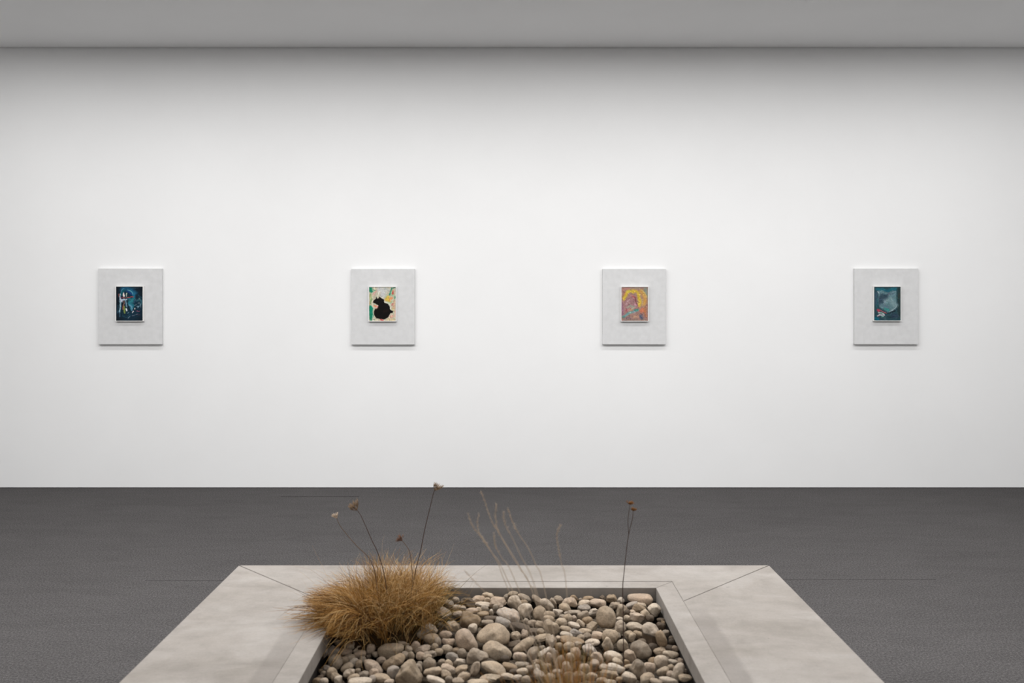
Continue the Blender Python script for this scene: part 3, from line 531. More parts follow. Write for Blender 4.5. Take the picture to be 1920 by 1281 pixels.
# traced stones: pixel x, y, half width, half height (px of the 1920 frame), clockwise tilt, colour, shape, name or ''
TR = """
T3 435 355 62 52 20 t r
T3 345 490 105 78 -15 b a;rough grey-white rock;rough crumbly grey-white rock in the gravel against the left inner edge, under the grass clump
T3 240 520 30 70 10 b a
T3 850 322 145 66 -5 t r;low tan cobble;low smooth tan cobble in front of the grass clump's shadowed underside
T3 1060 345 95 50 5 t r
T3 1290 290 130 90 10 p r;domed pinkish cobble;domed pinkish grey cobble directly in front of the right end of the grass clump
T3 1400 372 100 50 15 t r
T3 785 430 70 45 0 t a
T3 600 415 85 60 -10 t r
T3 550 500 90 45 -5 p r
T3 690 480 42 25 -30 t r
T3 920 465 62 72 20 p r
T3 1010 440 50 40 0 d r
T3 1225 485 212 105 5 t r;broad hump-backed cobble;broad hump-backed tan cobble with a pale cap, left third of the gravel bed
T3 760 530 92 50 0 p r
T3 885 575 40 35 0 d a
T3 990 540 45 45 0 g r
T3 385 640 105 100 10 t r;round tan cobble;round tan cobble beside a dark gap along the left inner edge
T3 415 690 68 85 30 g r
T3 530 630 55 55 0 t r
T3 620 590 85 50 5 t r
T3 675 660 72 56 -20 w r
T3 800 615 55 46 0 g r
T3 265 760 60 60 0 b r
T3 335 820 78 76 0 t r
T3 560 745 95 55 -30 t r
T3 595 828 92 76 -15 w r;small whitish egg stone;small whitish egg-shaped stone near the front left corner of the visible gravel
T3 135 782 62 32 5 o r
T3 950 735 162 78 33 p r;sloping pinkish cobble;long pinkish cobble sloping down to the right, left part of the gravel bed
T3 968 820 70 62 0 p r
T3 1080 625 70 46 0 p r
T3 1270 640 195 80 -35 o a;tilted brown wedge;angular tilted brown wedge stone behind the big triangular rock
T3 1450 560 75 50 20 g r
T3 1265 805 100 88 -10 b r;smooth blue-grey pebble;smooth blue-grey pebble touching the left side of the big triangular rock
T3 1492 820 205 172 5 t a;big triangular rock;big blunt triangular beige rock at the front left of the gravel bed
T3 1090 900 135 60 10 t r
T3 820 842 76 50 0 g r
T3 660 890 90 48 -25 t r
T3 730 790 42 40 0 t r
T3 740 700 50 72 0 t r
T3 390 880 62 60 0 t r
T3 430 932 56 65 0 w r
T3 215 946 66 46 0 w r
T3 60 942 62 46 0 o r
T3 165 890 50 40 0 d r
T3 760 960 170 50 -5 w r
T3 940 915 56 55 0 b r
T3 1200 955 72 38 0 p r
T3 1590 420 62 75 30 p r
T3 1490 460 50 58 -40 t r
T3 1530 560 46 60 -20 t r
T3 1650 720 45 70 10 g r
T3 1440 265 48 48 0 g r
T3 1482 305 32 32 0 t r
T3 210 830 40 40 0 g r
T3 640 960 60 30 0 g r
T4 955 138 88 55 22 t r;small brown-topped stone;rounded brownish stone against the back edge, right of the grass clump
T4 1285 102 66 35 0 t r
T4 1440 155 105 45 30 g r;leaning grey slab stone;thin grey slab leaning on the back edge, behind a pale round stone
T4 830 178 90 55 10 p a
T4 695 222 108 60 30 d a;dark rough stone;dark rough stone near the back edge, just right of the grass clump
T4 892 242 102 30 3 w r
T4 1090 225 112 78 -5 p a
T4 1312 212 98 90 15 w r;pale rounded back stone;pale rounded stone in the back row near the middle of the back edge
T4 1445 322 108 104 -20 w a;pale blunt-cornered stone;pale blunt-cornered stone right of the pitted veined rock near the back
T4 1230 388 198 84 20 v a;pitted veined rock;wide pitted pinkish rock with pale veins, near the back middle of the gravel
T4 440 232 60 50 0 g r
T4 530 190 46 45 0 g r
T4 545 285 56 36 0 g r
T4 620 292 46 36 30 g r
T4 740 330 80 42 0 p r
T4 908 298 52 46 0 g r
T4 830 318 40 40 0 t r
T4 1000 345 26 46 0 w r
T4 1058 282 36 42 0 g r
T4 370 372 130 88 15 g a;knobbly grey rock;knobbly grey rock with a dark hollow, beside the right foot of the grass clump
T4 548 368 60 35 -10 p r
T4 712 450 166 100 12 o a;flat-topped brown block;flat-topped angular brown block in the back left of the gravel
T4 892 372 76 32 0 o r
T4 1000 430 98 36 0 d r
T4 950 480 76 30 0 g r
T4 1155 482 106 64 15 b r;smooth pale-blue pebble;smooth pale bluish pebble in front of the pitted veined rock
T4 470 545 122 86 5 t a;dome-topped tan stone;dome-topped tan stone left of the flat-topped brown block
T4 752 560 64 62 0 w r;round white pebble;small round white pebble at the front of the flat-topped brown block
T4 150 592 152 80 -25 g a;jagged grey rock;jagged grey rock with a pale ridge, in front of the grass clump's right end
T4 205 692 100 55 5 o r
T4 290 730 42 50 0 g r
T4 395 645 82 50 0 p r
T4 425 745 96 76 5 p a;faceted pale stone;faceted pale stone between the jagged grey rock and the long oval pink stone
T4 90 842 100 50 -15 p r
T4 172 905 96 44 -8 g r
T4 245 800 50 42 0 t r
T4 410 832 76 54 0 t r
T4 668 718 182 120 52 p r;leaning oval pink rock;large oval pinkish rock leaning back to the left, centre left of the gravel
T4 1022 640 234 122 12 t r;big humped boulder;biggest humped beige boulder, left of the middle of the gravel bed
T4 482 940 82 54 25 b r
T4 610 890 62 60 0 g r
T4 545 852 62 36 0 o r
T4 810 935 168 92 22 g a;grey beak-shaped rock;grey beak-shaped rock pointing right, below the leaning oval rock
T4 1072 868 212 116 24 t r;big egg-shaped boulder;big smooth egg-shaped beige boulder in front of the biggest humped boulder
T4 1032 1082 178 74 24 t r;sausage-shaped cobble;smooth sausage-shaped tan cobble in front of the big egg-shaped boulder
T4 785 1100 58 108 20 g r;dark upright grey stone;dark upright grey stone left of the sausage-shaped cobble
T4 1328 662 66 60 0 t a
T4 1440 642 46 60 -10 p a
T4 1300 762 98 34 -20 d r;thin dark flat stone;thin dark flat stone wedged right of the big egg-shaped boulder
T4 1400 800 190 56 -33 t r;long slanting stone;long slanting beige stone rising to the right, centre of the gravel
T4 1540 708 46 50 0 g a
T4 1565 600 82 38 0 d a
T4 1380 545 150 52 12 d r;dark banded flat stone;flat dark-banded stone right of the biggest humped boulder
T4 1548 492 62 44 0 g r
T4 1460 460 36 36 0 g r
T4 1385 936 102 64 10 p r;plump pale pebble;plump pale pebble right of the big egg-shaped boulder's front end
T4 1550 905 72 98 10 g r
T4 585 1008 72 44 0 w r
T4 342 1012 46 46 0 g r
T4 432 1050 54 72 0 t r
T4 600 1102 86 44 -25 t r
T4 180 1032 90 84 5 g r;grooved grey cobble;rounded grey cobble with a deep notch, right of the big triangular rock
T4 222 1128 118 46 -10 t r
T4 420 1092 90 45 20 p r
T4 400 1172 70 50 20 t r
T4 630 1202 92 54 -35 t r
T4 262 1244 132 50 15 w r;whitish front cobble;whitish rounded cobble cut by the bottom of the photo, right of the big triangular rock
T4 440 1240 50 50 0 g r
T4 560 1255 76 40 0 g r
T4 985 1225 140 56 5 t a;rounded front slab;low brownish slab in front of the sausage-shaped cobble
T4 1212 1192 86 35 5 w r
T4 1248 1072 100 50 15 o r
T4 1408 1052 90 46 0 g r
T4 1410 1130 74 40 0 w r
T4 1350 1212 62 40 0 w r
T4 1460 1240 60 50 0 g r
T4 1625 1040 90 62 40 p a
T4 1520 1090 62 40 0 g r
T4 820 1272 132 30 0 t r
T4 950 190 45 40 0 t r
T4 1200 160 40 60 0 g r
T4 1420 215 60 35 0 o r
T4 1185 960 60 40 0 d r
T4 1300 1130 60 30 0 d r
T4 150 945 60 40 0 t r
T4 300 870 60 45 0 t r
T4 60 920 60 50 -20 p r
T4 30 1090 50 60 0 g r
T4 520 1040 30 40 0 d r
T4 480 1130 40 40 0 g r
T5 330 185 80 46 35 g r
T5 460 240 108 60 42 w r;pale slanted back stone;pale stone slanting down to the right, back row of the gravel
T5 545 228 40 76 -28 g r
T5 618 180 66 50 0 g r
T5 768 205 112 62 8 p r;long low pinkish stone;long low pinkish stone in the back row, right of the middle
T5 825 150 52 34 20 o r
T5 705 292 86 58 32 t r
T5 605 352 64 46 5 w a
T5 372 356 98 94 0 t r;round ball-like stone;round ball-like beige stone near the back, middle of the gravel
T5 492 382 74 50 10 t r
T5 490 432 72 44 0 t r
T5 372 515 62 56 0 t r
T5 532 545 110 90 12 t r;broad tan boulder;broad tan boulder in the middle of the gravel behind the orange grass tips
T5 650 478 78 50 8 t r
T5 740 432 60 60 0 t r
T5 678 400 50 28 0 g r
T5 742 368 46 40 -20 g a
T5 832 348 92 34 5 g r
T5 828 432 35 46 0 p r
T5 948 402 80 74 -10 g r;grey rounded stone;grey rounded stone left of the tall upright boulder
T5 1002 462 70 52 -10 o r
T5 1062 532 78 60 -10 t a
T5 1010 160 72 30 0 o r
T5 1205 158 46 36 20 d r
T5 970 230 92 46 -5 w r
T5 958 284 80 44 10 b r
T5 905 185 26 32 0 g r
T5 1078 342 66 44 -10 w a
T5 820 512 78 32 15 w r
T5 905 500 60 45 40 t a
T5 712 572 82 42 14 t r
T5 722 642 82 38 16 w r
T5 850 622 82 50 10 b a
T5 972 596 82 34 0 t r
T5 1000 662 62 48 -10 g r
T5 910 680 50 40 0 t r
T5 800 722 150 42 4 o r
T5 762 802 76 56 -10 t r
T5 1085 745 112 50 5 w a;white blocky stone;white blocky stone behind the orange grass tips, right of the middle
T5 1140 660 80 54 0 p r
T5 1032 862 112 80 42 v a;striped white rock;angular white rock with grey stripes, just behind the orange grass tuft
T5 1145 955 112 56 42 p a
T5 405 688 112 44 -5 t r
T5 522 742 72 80 0 g a
T5 442 878 108 48 -30 w r;pale finger-shaped stone;pale finger-shaped stone rising to the right, behind the orange grass tuft
T5 400 825 46 40 0 g r
T5 495 942 42 60 5 p r
T5 572 905 42 76 5 b r
T5 640 1000 56 86 10 g r
T5 385 1045 96 62 30 t a
T5 372 1182 112 62 52 v a;veined pink wedge;wedge-shaped pink rock with pale veins, left of the orange grass tuft
T5 845 890 66 76 0 p r
T5 772 950 56 66 0 t r
T5 720 1080 56 74 0 w r
T5 960 1100 72 66 0 p r
T5 900 1190 84 60 0 t r
T5 600 1152 72 50 0 g r
T5 505 1215 66 58 0 t r
T5 1095 1020 62 46 0 p r
T5 745 1200 72 60 0 g r
T5 1058 1200 72 52 0 t r
T5 380 600 50 40 0 t r
T5 620 690 50 30 0 p r
T5 630 800 50 50 0 o r
T5 330 1090 40 50 0 g r
T5 470 1060 50 40 0 t r
T5 880 780 50 50 0 g a
T6 258 418 133 162 6 t r;tall upright boulder;tall upright rounded boulder with dark streaks, right of the middle of the gravel
T6 150 232 112 60 8 p r;tapered pinkish stone;tapered pinkish stone in the back row behind the tall upright boulder
T6 332 165 66 54 10 o r
T6 450 192 46 48 0 w r
T6 372 255 76 44 0 g r
T6 468 312 76 90 0 t r;squarish beige stone;squarish beige stone behind the dark thin flower stem, right of the tall boulder
T6 600 248 80 34 -18 b r
T6 698 178 178 64 5 p r;long pinkish slab;long pinkish blunt-ended slab in the back right corner of the gravel
T6 690 302 86 58 18 o r
T6 735 258 66 36 15 t r
T6 790 382 90 62 35 t a;triangular tan stone;small triangular tan stone left of the white stone by the right inner edge
T6 898 318 96 92 -10 w a;white faceted stone;white faceted stone near the back right corner of the gravel
T6 602 348 48 32 0 p r
T6 662 422 90 64 5 p a
T6 540 430 50 44 0 t r
T6 442 434 52 26 0 w r
T6 440 542 72 96 5 w a;tall white stone;tall whitish stone behind the flower stem, beside the tall upright boulder
T6 636 536 114 58 10 w r;tapered white pebble;tapered whitish pebble pointing left at the two-tone rock
T6 862 620 132 160 -14 w a;two-tone rock;large rock with a white top and brown underside near the right inner edge
T6 990 700 66 104 -10 o r
T6 575 655 92 80 0 t a;five-sided tan stone;five-sided tan stone left of the two-tone rock
T6 685 642 76 40 20 o r
T6 476 778 78 76 0 t r;round pebble at stem;round beige pebble directly beside the flower stem, middle of its lower part
T6 310 660 96 90 20 t r
T6 400 660 50 45 0 g r
T6 152 658 78 54 5 g r
T6 282 775 82 100 0 t a;pointed beige stone;pointed beige stone left of the flower stem, below the tall upright boulder
T6 715 840 148 114 20 g r;wide creased cobble;wide grey-beige cobble with a crease across it, right of the flower stem
T6 572 918 74 90 -28 p r;peach-coloured pebble;peach-tinted pebble leaning against the wide creased cobble
T6 352 930 132 70 12 w r;pale pillow stone;pale pillow-shaped stone left of the flower stem's foot
T6 410 1000 76 40 20 t r
T6 972 868 76 54 -20 t r
T6 1145 905 124 44 5 t r;boat-shaped stone;flat boat-shaped stone with dark underside beside the right inner edge
T6 1150 820 108 34 5 d r
T6 1232 825 44 40 -10 p r
T6 1150 738 48 46 0 d r
T6 1100 622 52 44 0 g r
T6 985 530 60 46 20 d r
T6 1032 505 26 68 -20 o r
T6 1000 450 50 30 0 d r
T6 992 1002 96 86 0 w r;smooth whitish ball;smooth whitish ball-like stone near the front right of the gravel
T6 1135 1000 78 24 3 w r
T6 878 990 60 42 -10 o r
T6 830 1085 80 70 20 p r
T6 680 1105 112 124 0 g a;grey pyramid stone;grey pyramid-shaped stone right of the flower stem's foot
T6 388 1085 126 54 10 w r;long whitish stone;long whitish stone below the foot of the flower stem
T6 292 1165 112 58 10 t r
T6 560 1212 110 72 20 w r;whitish front stone;whitish rounded stone cut by the bottom of the photo, below the pyramid stone
T6 800 1232 100 72 -25 t r
T6 1010 1130 84 48 -20 t r
T6 1225 1140 82 136 20 w r;big pale tooth-shaped stone;big pale tooth-shaped stone in the front right corner of the gravel
T6 1325 1020 42 60 10 p r
T6 1318 1122 76 48 10 t r
T6 1335 1214 86 38 0 t r
T6 1110 1170 48 48 0 p r
T6 1090 1250 120 38 15 w r
T6 925 1262 82 30 10 g r
T6 530 1022 40 50 0 o r
T6 555 1062 62 22 -15 t r
T6 230 1065 60 34 0 w r
T6 310 1272 80 30 0 t r
T6 1240 980 50 30 -20 d r
T6 1120 1080 50 40 0 t r
T6 435 1240 46 40 0 o r
T6 1050 960 60 30 0 d r
T6 600 680 40 60 0 t r
T6 1190 700 40 40 0 d r
T6 840 420 50 40 0 d r
T6 540 350 40 40 0 d r
T6 730 740 60 40 0 d r
T6 200 1250 70 40 0 g r
T6 1380 1150 40 40 0 d r
T6 880 820 70 60 0 d r
"""
ORG = {'T3': (580, 1160, 8.0), 'T4': (780, 1100, 7.08), 'T5': (960, 1100, 7.08), 'T6': (1100, 1100, 7.08)}
ST = []
for ln in TR.strip().split('\n'):
    p = ln.split(';'); f = p[0].split()
    ox, oy, sc = ORG[f[0]]
    ST.append(dict(px=ox + float(f[1])/sc, py=oy + float(f[2])/sc, a=float(f[3])/sc, b=float(f[4])/sc, ang=float(f[5]), col=f[6], rough=.85 if f[7] == 'a' else   .24 + .42*((int(float(f[1]))*7 + int(float(f[2]))*3) % 10)/10,
                   nick=p[1] if len(p) > 1 else '', label=p[2] if len(p) > 2 else ''))
OUT = {   # outlines of the stones with a shape of their own, seen from the front
 'big triangular rock': 'T3 1555,632 1600,670 1650,790 1695,900 1712,985 1600,1015 1400,1015 1285,985 1285,890 1360,750 1400,680 1470,640',
 'tilted brown wedge': 'T3 1085,690 1200,600 1370,510 1440,560 1450,640 1330,700 1180,780 1100,770',
 'rough grey-white rock': 'T3 285,440 330,415 420,420 455,460 440,510 380,540 300,600 260,560 230,470',
 'broad hump-backed cobble': 'T3 1020,500 1060,420 1130,390 1300,395 1430,410 1430,480 1340,520 1200,590 1060,570',
 'sloping pinkish cobble': 'T3 800,670 830,620 930,630 1010,670 1060,720 1120,820 1060,830 960,800 850,760',
 'knobbly grey rock': 'T4 250,340 370,280 440,320 490,380 400,410 370,470 310,470 290,400',
 'flat-topped brown block': 'T4 550,480 600,335 700,345 820,390 875,450 860,510 760,530 690,565 600,550',
 'dome-topped tan stone': 'T4 350,560 420,465 510,470 570,510 590,580 520,600 400,605',
 'jagged grey rock': 'T4 0,650 20,590 90,520 190,480 280,530 295,600 200,640 100,700 30,720',
 'leaning oval pink rock': 'T4 510,660 540,600 620,570 690,590 760,650 810,740 835,830 790,860 700,860 600,830 530,750',
 'big humped boulder': 'T4 795,640 860,580 930,520 1040,500 1150,520 1220,590 1255,690 1240,760 1190,780 1080,740 900,730 810,700',
 'big egg-shaped boulder': 'T4 870,830 930,760 1010,735 1120,770 1230,830 1272,900 1240,980 1180,1000 1060,975 940,910',
 'grey beak-shaped rock': 'T4 665,990 680,890 740,830 820,840 900,880 990,940 900,980 800,1010 720,1040',
 'faceted pale stone': 'T4 335,690 430,700 510,690 525,740 470,810 400,800 345,760',
 'pitted veined rock': 'T4 1035,350 1080,310 1200,290 1320,320 1400,380 1425,450 1380,490 1280,470 1200,420 1060,380',
 'pale blunt-cornered stone': 'T4 1340,290 1420,225 1530,230 1555,310 1530,400 1460,430 1400,400',
 'long slanting stone': 'T4 1245,850 1380,760 1500,680 1580,690 1590,730 1480,820 1300,880',
 'tall upright boulder': 'T6 125,400 160,310 220,262 310,260 370,330 392,440 370,560 330,585 240,560 170,540 130,470',
 'two-tone rock': 'T6 720,560 750,480 830,465 920,490 970,580 1010,660 1000,720 960,800 900,830 830,790 750,740 735,650',
 'white faceted stone': 'T6 800,290 860,240 930,222 975,270 995,350 940,415 880,400 830,340',
 'long pinkish slab': 'T6 520,150 550,108 640,102 860,120 875,180 860,250 750,240 620,205 550,195',
 'five-sided tan stone': 'T6 490,640 520,600 580,580 650,630 670,690 600,735 560,740 500,690',
 'triangular tan stone': 'T6 700,360 780,300 820,330 870,430 830,450 760,430',
 'tall white stone': 'T6 375,640 380,520 410,450 480,450 530,530 510,600 430,650',
 'grey pyramid stone': 'T6 560,1110 620,1020 690,970 760,1030 800,1140 760,1210 690,1230 600,1180',
 'pointed beige stone': 'T6 200,780 230,720 260,670 310,700 350,760 365,850 240,860',
 'wide creased cobble': 'T6 565,820 600,750 700,720 800,760 860,850 850,920 790,950 700,965 620,920',
 'squarish beige stone': 'T6 395,300 410,240 480,225 540,280 545,350 500,410 400,400',
 'striped white rock': 'T5 930,800 960,780 1050,770 1110,830 1150,900 1100,950 1040,960 990,930',
 'veined pink wedge': 'T5 265,1110 330,1100 410,1130 470,1220 450,1270 380,1250 290,1200',
 'broad tan boulder': 'T5 420,560 430,450 500,440 590,490 640,550 630,630 540,640 450,610',
 'big pale tooth-shaped stone': 'T6 1140,1180 1180,1080 1260,1010 1310,1000 1330,1060 1310,1130 1260,1200 1230,1281 1150,1270',
 'boat-shaped stone': 'T6 1020,870 1080,860 1200,870 1270,900 1210,930 1150,955 1060,930',
 'white blocky stone': 'T5 960,760 1010,700 1080,700 1180,715 1190,760 1100,790 1000,790',
 'long low pinkish stone': 'T5 650,240 700,170 780,145 830,160 880,240 860,275 780,250 700,265',
}
def rim_radius(P, n=72):          # radius of a star-shaped outline at n angles, lightly rounded
    th = np.arange(n)*2*math.pi/n; out = np.zeros(n)
    for i, t in enumerate(th):
        dx, dz = math.cos(t), math.sin(t); best = 0
        for k in range(len(P)):
            (xa, za), (xb, zb) = P[k], P[(k+1) % len(P)]
            ex, ez = xb-xa, zb-za; den = dx*ez - dz*ex
            if abs(den) < 1e-9: continue
            r = (xa*ez - za*ex)/den; u = (xa*dz - za*dx)/den
            if r > 0 and -1e-6 <= u <= 1 + 1e-6: best = max(best, r)
        out[i] = best
    for _ in range(5): out = .25*np.roll(out, 1) + .5*out + .25*np.roll(out, -1)
    return out
def outline_verts(base, rad, c, rough, seed):
    r = np.random.default_rng(seed); V = base.copy()
    for k in range(4):
        d = r.normal(size=3); d /= np.linalg.norm(d)
        V *= (1 + .025*np.sin(V @ d * r.uniform(2, 4) + r.uniform(0, 6.3)))[:, None]
    for k in range(int(4 + 7*rough)):                               # worn facets, mostly on the front and the top
        d = np.array((r.normal(0, .42), -abs(r.normal(.3, .8)), r.normal(.12, .42))); d /= np.linalg.norm(d)
        ex = V @ d - r.uniform(.72, .92) + .05*rough
        V -= np.where(ex > 0, ex*(.6 + .35*rough), 0)[:, None]*d
    for k in range(7):
        d = r.normal(size=3); d /= np.linalg.norm(d)
        V *= (1 + (.005 + .010*rough)*np.sin(V @ d * r.uniform(7, 16) + r.uniform(0, 6.3)))[:, None]
    if rough > .6:
        for k in range(14):
            d = r.normal(size=3); d /= np.linalg.norm(d)
            V *= (1 + .012*np.tanh(6*np.sin(V @ d * r.uniform(3, 8) + r.uniform(0, 6.3))))[:, None]
    rho = np.hypot(V[:, 0], V[:, 2]); t = np.arctan2(V[:, 2], V[:, 0]) % (2*math.pi)
    n = len(rad); f = t/(2*math.pi)*n; i0 = f.astype(int) % n; w_ = f - np.floor(f)
    rr = rad[i0]*(1-w_) + rad[(i0+1) % n]*w_; m_ = rad.mean()
    k_ = np.clip(rho*1.25, 0, 1); sc = m_*(1-k_) + rr*k_
    return np.stack([V[:, 0]*sc, V[:, 1]*c, V[:, 2]*sc], 1)
for s in ST:
    if s['nick'] in OUT:
        p = OUT[s['nick']].split(); ox, oy, sc = ORG[p[0]]
        P = [(ox + float(a.split(',')[0])/sc, oy + float(a.split(',')[1])/sc) for a in p[1:]]
        xs, ys = [a[0] for a in P], [a[1] for a in P]
        cx = .5*(sum(xs)/len(xs) + (min(xs)+max(xs))/2); cy = .5*(sum(ys)/len(ys) + (min(ys)+max(ys))/2)
        s['px'], s['py'], s['a'], s['b'], s['ang'] = cx, cy, (max(xs)-min(xs))/2, (max(ys)-min(ys))/2, 0
        s['rad'] = rim_radius([(a - cx, cy - b_) for a, b_ in P])
def bed(y):            # distance from eye level down to the stones' resting level at distance y
    t = min(1, max(0, (y - 2.75) / .45)); return 1.148 - .052 * t * t * (3 - 2*t)
rs = np.random.default_rng(5)
for s in ST:
    y = 2.9
    rv = math.sqrt((s['a']*math.sin(math.radians(s['ang'])))**2 + (s['b']*math.cos(math.radians(s['ang'])))**2)
    rh = math.sqrt((s['a']*math.cos(math.radians(s['ang'])))**2 + (s['b']*math.sin(math.radians(s['ang'])))**2)
    for _ in range(12): y = bed(y) * F / (s['py'] - VY + .8*rv)
    if not s['nick']: s['a'] *= 1.08; s['b'] *= 1.08
    s['c'] = (.55*s['a'] + .45*s['b']) * rs.uniform(.8, 1.0)
    s['rv'], s['rh'] = rv, rh
    yb = YI1 - .006 - s['c'] * y / F
    s['y'] = min(y, yb); s['hy'] = s['y']
def P3(s):
    y = s['y']; return np.array([(s['px']-VX)*y/F, y, EYE-(s['py']-VY)*y/F])
# settle: stones that would run into each other slide apart along the line of depth
for it in range(60):
    mv = 0
    for i in range(len(ST)):
        A = ST[i]; pa = P3(A); ka = A['y']/F
        for j in range(i+1, len(ST)):
            Bs = ST[j]
            if abs(A['px']-Bs['px']) > A['rh']+Bs['rh'] or abs(A['py']-Bs['py']) > 60: continue
            pb = P3(Bs); kb = Bs['y']/F
            dx = (pa[0]-pb[0])/(A['rh']*ka+Bs['rh']*kb); dz = (pa[2]-pb[2])/(A['rv']*ka+Bs['rv']*kb); cc = A['c']*ka+Bs['c']*kb
            r2 = dx*dx+dz*dz
            if r2 >= .92: continue
            need = math.sqrt(.92-r2)*cc; dy = pb[1]-pa[1]
            if abs(dy) < need:
                # the stone lower in the picture lies nearer
                sgn = 1 if (A['py']+A['rv']*.5 > Bs['py']+Bs['rv']*.5) else -1
                push = (need - sgn*dy)*.25
                push = min(push, .01)
                ra, rb = A['a']*A['b'], Bs['a']*Bs['b']; wa = rb/(ra+rb)
                A['y'] -= sgn*push*wa*2; Bs['y'] += sgn*push*(1-wa)*2; mv += 1
                pa = P3(A)
    for s in ST:
        s['y'] = min(max(s['y'], s['hy']-.10), min(s['hy']+.09, YI1-.004-s['c']*s['y']/F))
# keep clear of the side edging
for s in ST:
    k = s['y']/F; x = (s['px']-VX)*k; top = EYE-(s['py']-VY)*k + s['rv']*k
    lo, hi = (XI0+.002, XI1-.002) if top > ZE else (XI0-.010, XI1+.010)
    x2 = min(max(x, lo+s['rh']*k), hi-s['rh']*k)
    s['x3'], s['z3'] = x2, EYE-(s['py']-VY)*k
# labels: a named stone has its own words; any other is told by look and by the named stone it lies next to
COLN = {'t': 'tan', 'o': 'ochre-brown', 'p': 'pinkish beige', 'g': 'grey', 'b': 'blue-grey', 'w': 'whitish', 'd': 'dark brown', 'v': 'veined'}
named = [s for s in ST if s['nick']]
def look(s):
    r = s['a']*s['b']; size = 'tiny' if r < 36 else 'small' if r < 75 else 'medium'
    e = s['a']/s['b']
    shape = 'angular' if s['rough'] > .5 else 'flat' if e > 1.9 else 'upright' if e < .8 else 'oval' if e > 1.25 else 'round'
    return f"{size} {COLN[s['col']]} {shape}"
used = set(s['label'] for s in named)
for s in ST:
    if s['nick']: continue
    near = sorted(named, key=lambda q_: math.hypot(q_['px']-s['px'], 1.6*(q_['py']-s['py'])))
    done = False
    for k in range(3):
        nb_ = near[k]; dx = s['px']-nb_['px']; dyy = (s['py']-nb_['py'])*1.6
        if abs(dx) > 1.8*abs(dyy): d = 'right of' if dx > 0 else 'left of'
        elif abs(dyy) > 1.8*abs(dx): d = 'in front of' if dyy > 0 else 'behind'
        else: d = ('in front and ' if dyy > 0 else 'behind and ') + ('right of' if dx > 0 else 'left of')
        L = f"{look(s)} stone {d} the {nb_['nick']}"
        if L not in used: done = True; break
    if not done:
        L = f"{look(s)} stone between the {near[0]['nick']} and the {near[1]['nick']}"
    used.add(L); s['label'] = L
for i, s in enumerate(ST):
    k = s['y']/F
    if 'rad' in s: V = outline_verts(ICO3[0], s['rad']*k, s['c']*k, s['rough'], 1000+i)
    else: V = stone_verts(ICO3[0], s['a']*k, s['b']*k, s['c']*k, s['ang'], s['rough'], 1000+i)
    me = bpy.data.meshes.new('river_stone'); me.from_pydata(V.tolist(), [], ICO3[1]); me.update()
    o = link('river_stone', me, STONE['2' if s['nick'] == 'two-tone rock' else 's' if s['nick'] == 'striped white rock' else s['col']], None, True)
    o.location = (s['x3'], s['y'], s['z3'])
    tag(o, s['label'], 'stone', 'river stones in the planter')

# loose gravel the stones lie in, fills the bed out to its edges (too many pieces to count)
rg = np.random.default_rng(21)
VV, FF, nv = [], [], 0
def add_gravel(x, y, z, r, seed):
    global nv
    a, c, b = r*rg.uniform(.9, 1.35), r*rg.uniform(.8, 1.1), r*rg.uniform(.55, .85)
    V = stone_verts(ICO2[0], a, b, c, rg.uniform(-25, 25), .3 if rg.random() < .7 else .8, seed)
    t = rg.uniform(0, 6.28); ct, sn = math.cos(t), math.sin(t)
    W = np.stack([V[:,0]*ct - V[:,1]*sn + x, V[:,0]*sn + V[:,1]*ct + y, V[:,2] + z], 1)
    VV.append(W); FF.extend([[i + nv for i in f] for f in ICO2[1]]); nv += len(W)
k = 0
yy = YI0 + .02
while yy < YI1 - .015:
    xx = XI0 + .022 + rg.uniform(0, .02)
    while xx < XI1 - .022:
        r = rg.uniform(.013, .024)
        # leave a shadowy gap along both side walls, as in the photograph
        add_gravel(xx + rg.uniform(-.004, .004), yy + rg.uniform(-.006, .006), EYE - bed(yy) - .034 + rg.uniform(-.012, .004) - (.045 if (xx > XI1-.045 or xx < XI0+.05) else .035 if (-.58 < xx < -.2 and 2.74 < yy < 2.93) else 0), r, 5000 + k)
        xx += r*1.75; k += 1
    yy += .029
# nearer half of the bed, below the picture's edge: larger stones on the same gravel
n_low = len(FF)
for q_ in range(330):
    x = rg.uniform(XI0+.05, XI1-.05); y = rg.uniform(YI0+.05, 2.56)
    add_gravel(x, y, EYE - 1.148 + .008 + rg.uniform(0, .02), rg.uniform(.022, .042), 9000 + q_)
me = bpy.data.meshes.new('gravel'); me.from_pydata(np.concatenate(VV).tolist(), [], FF); me.update()
o = link('gravel', me, STONE_MIX, None, True)
me.materials.append(STONE_MIX2)
me.polygons.foreach_set('material_index', [0]*n_low + [1]*(len(FF)-n_low))
tag(o, 'gravel, coloured dark for the shade, filling the gaps beneath and in front of the larger stones', 'gravel', None, 'stuff')
# compacted earth under the gravel
M_soil = mat_plain('dark_soil', (.035, .028, .02, 1), .95, .05)
o = box('soil', (px0+.001, px1-.001, py0+.001, py1-.001, .101, EYE - 1.148 - .075), M_soil)
tag(o, 'dark earth under the gravel of the planter', 'soil', None, 'stuff')


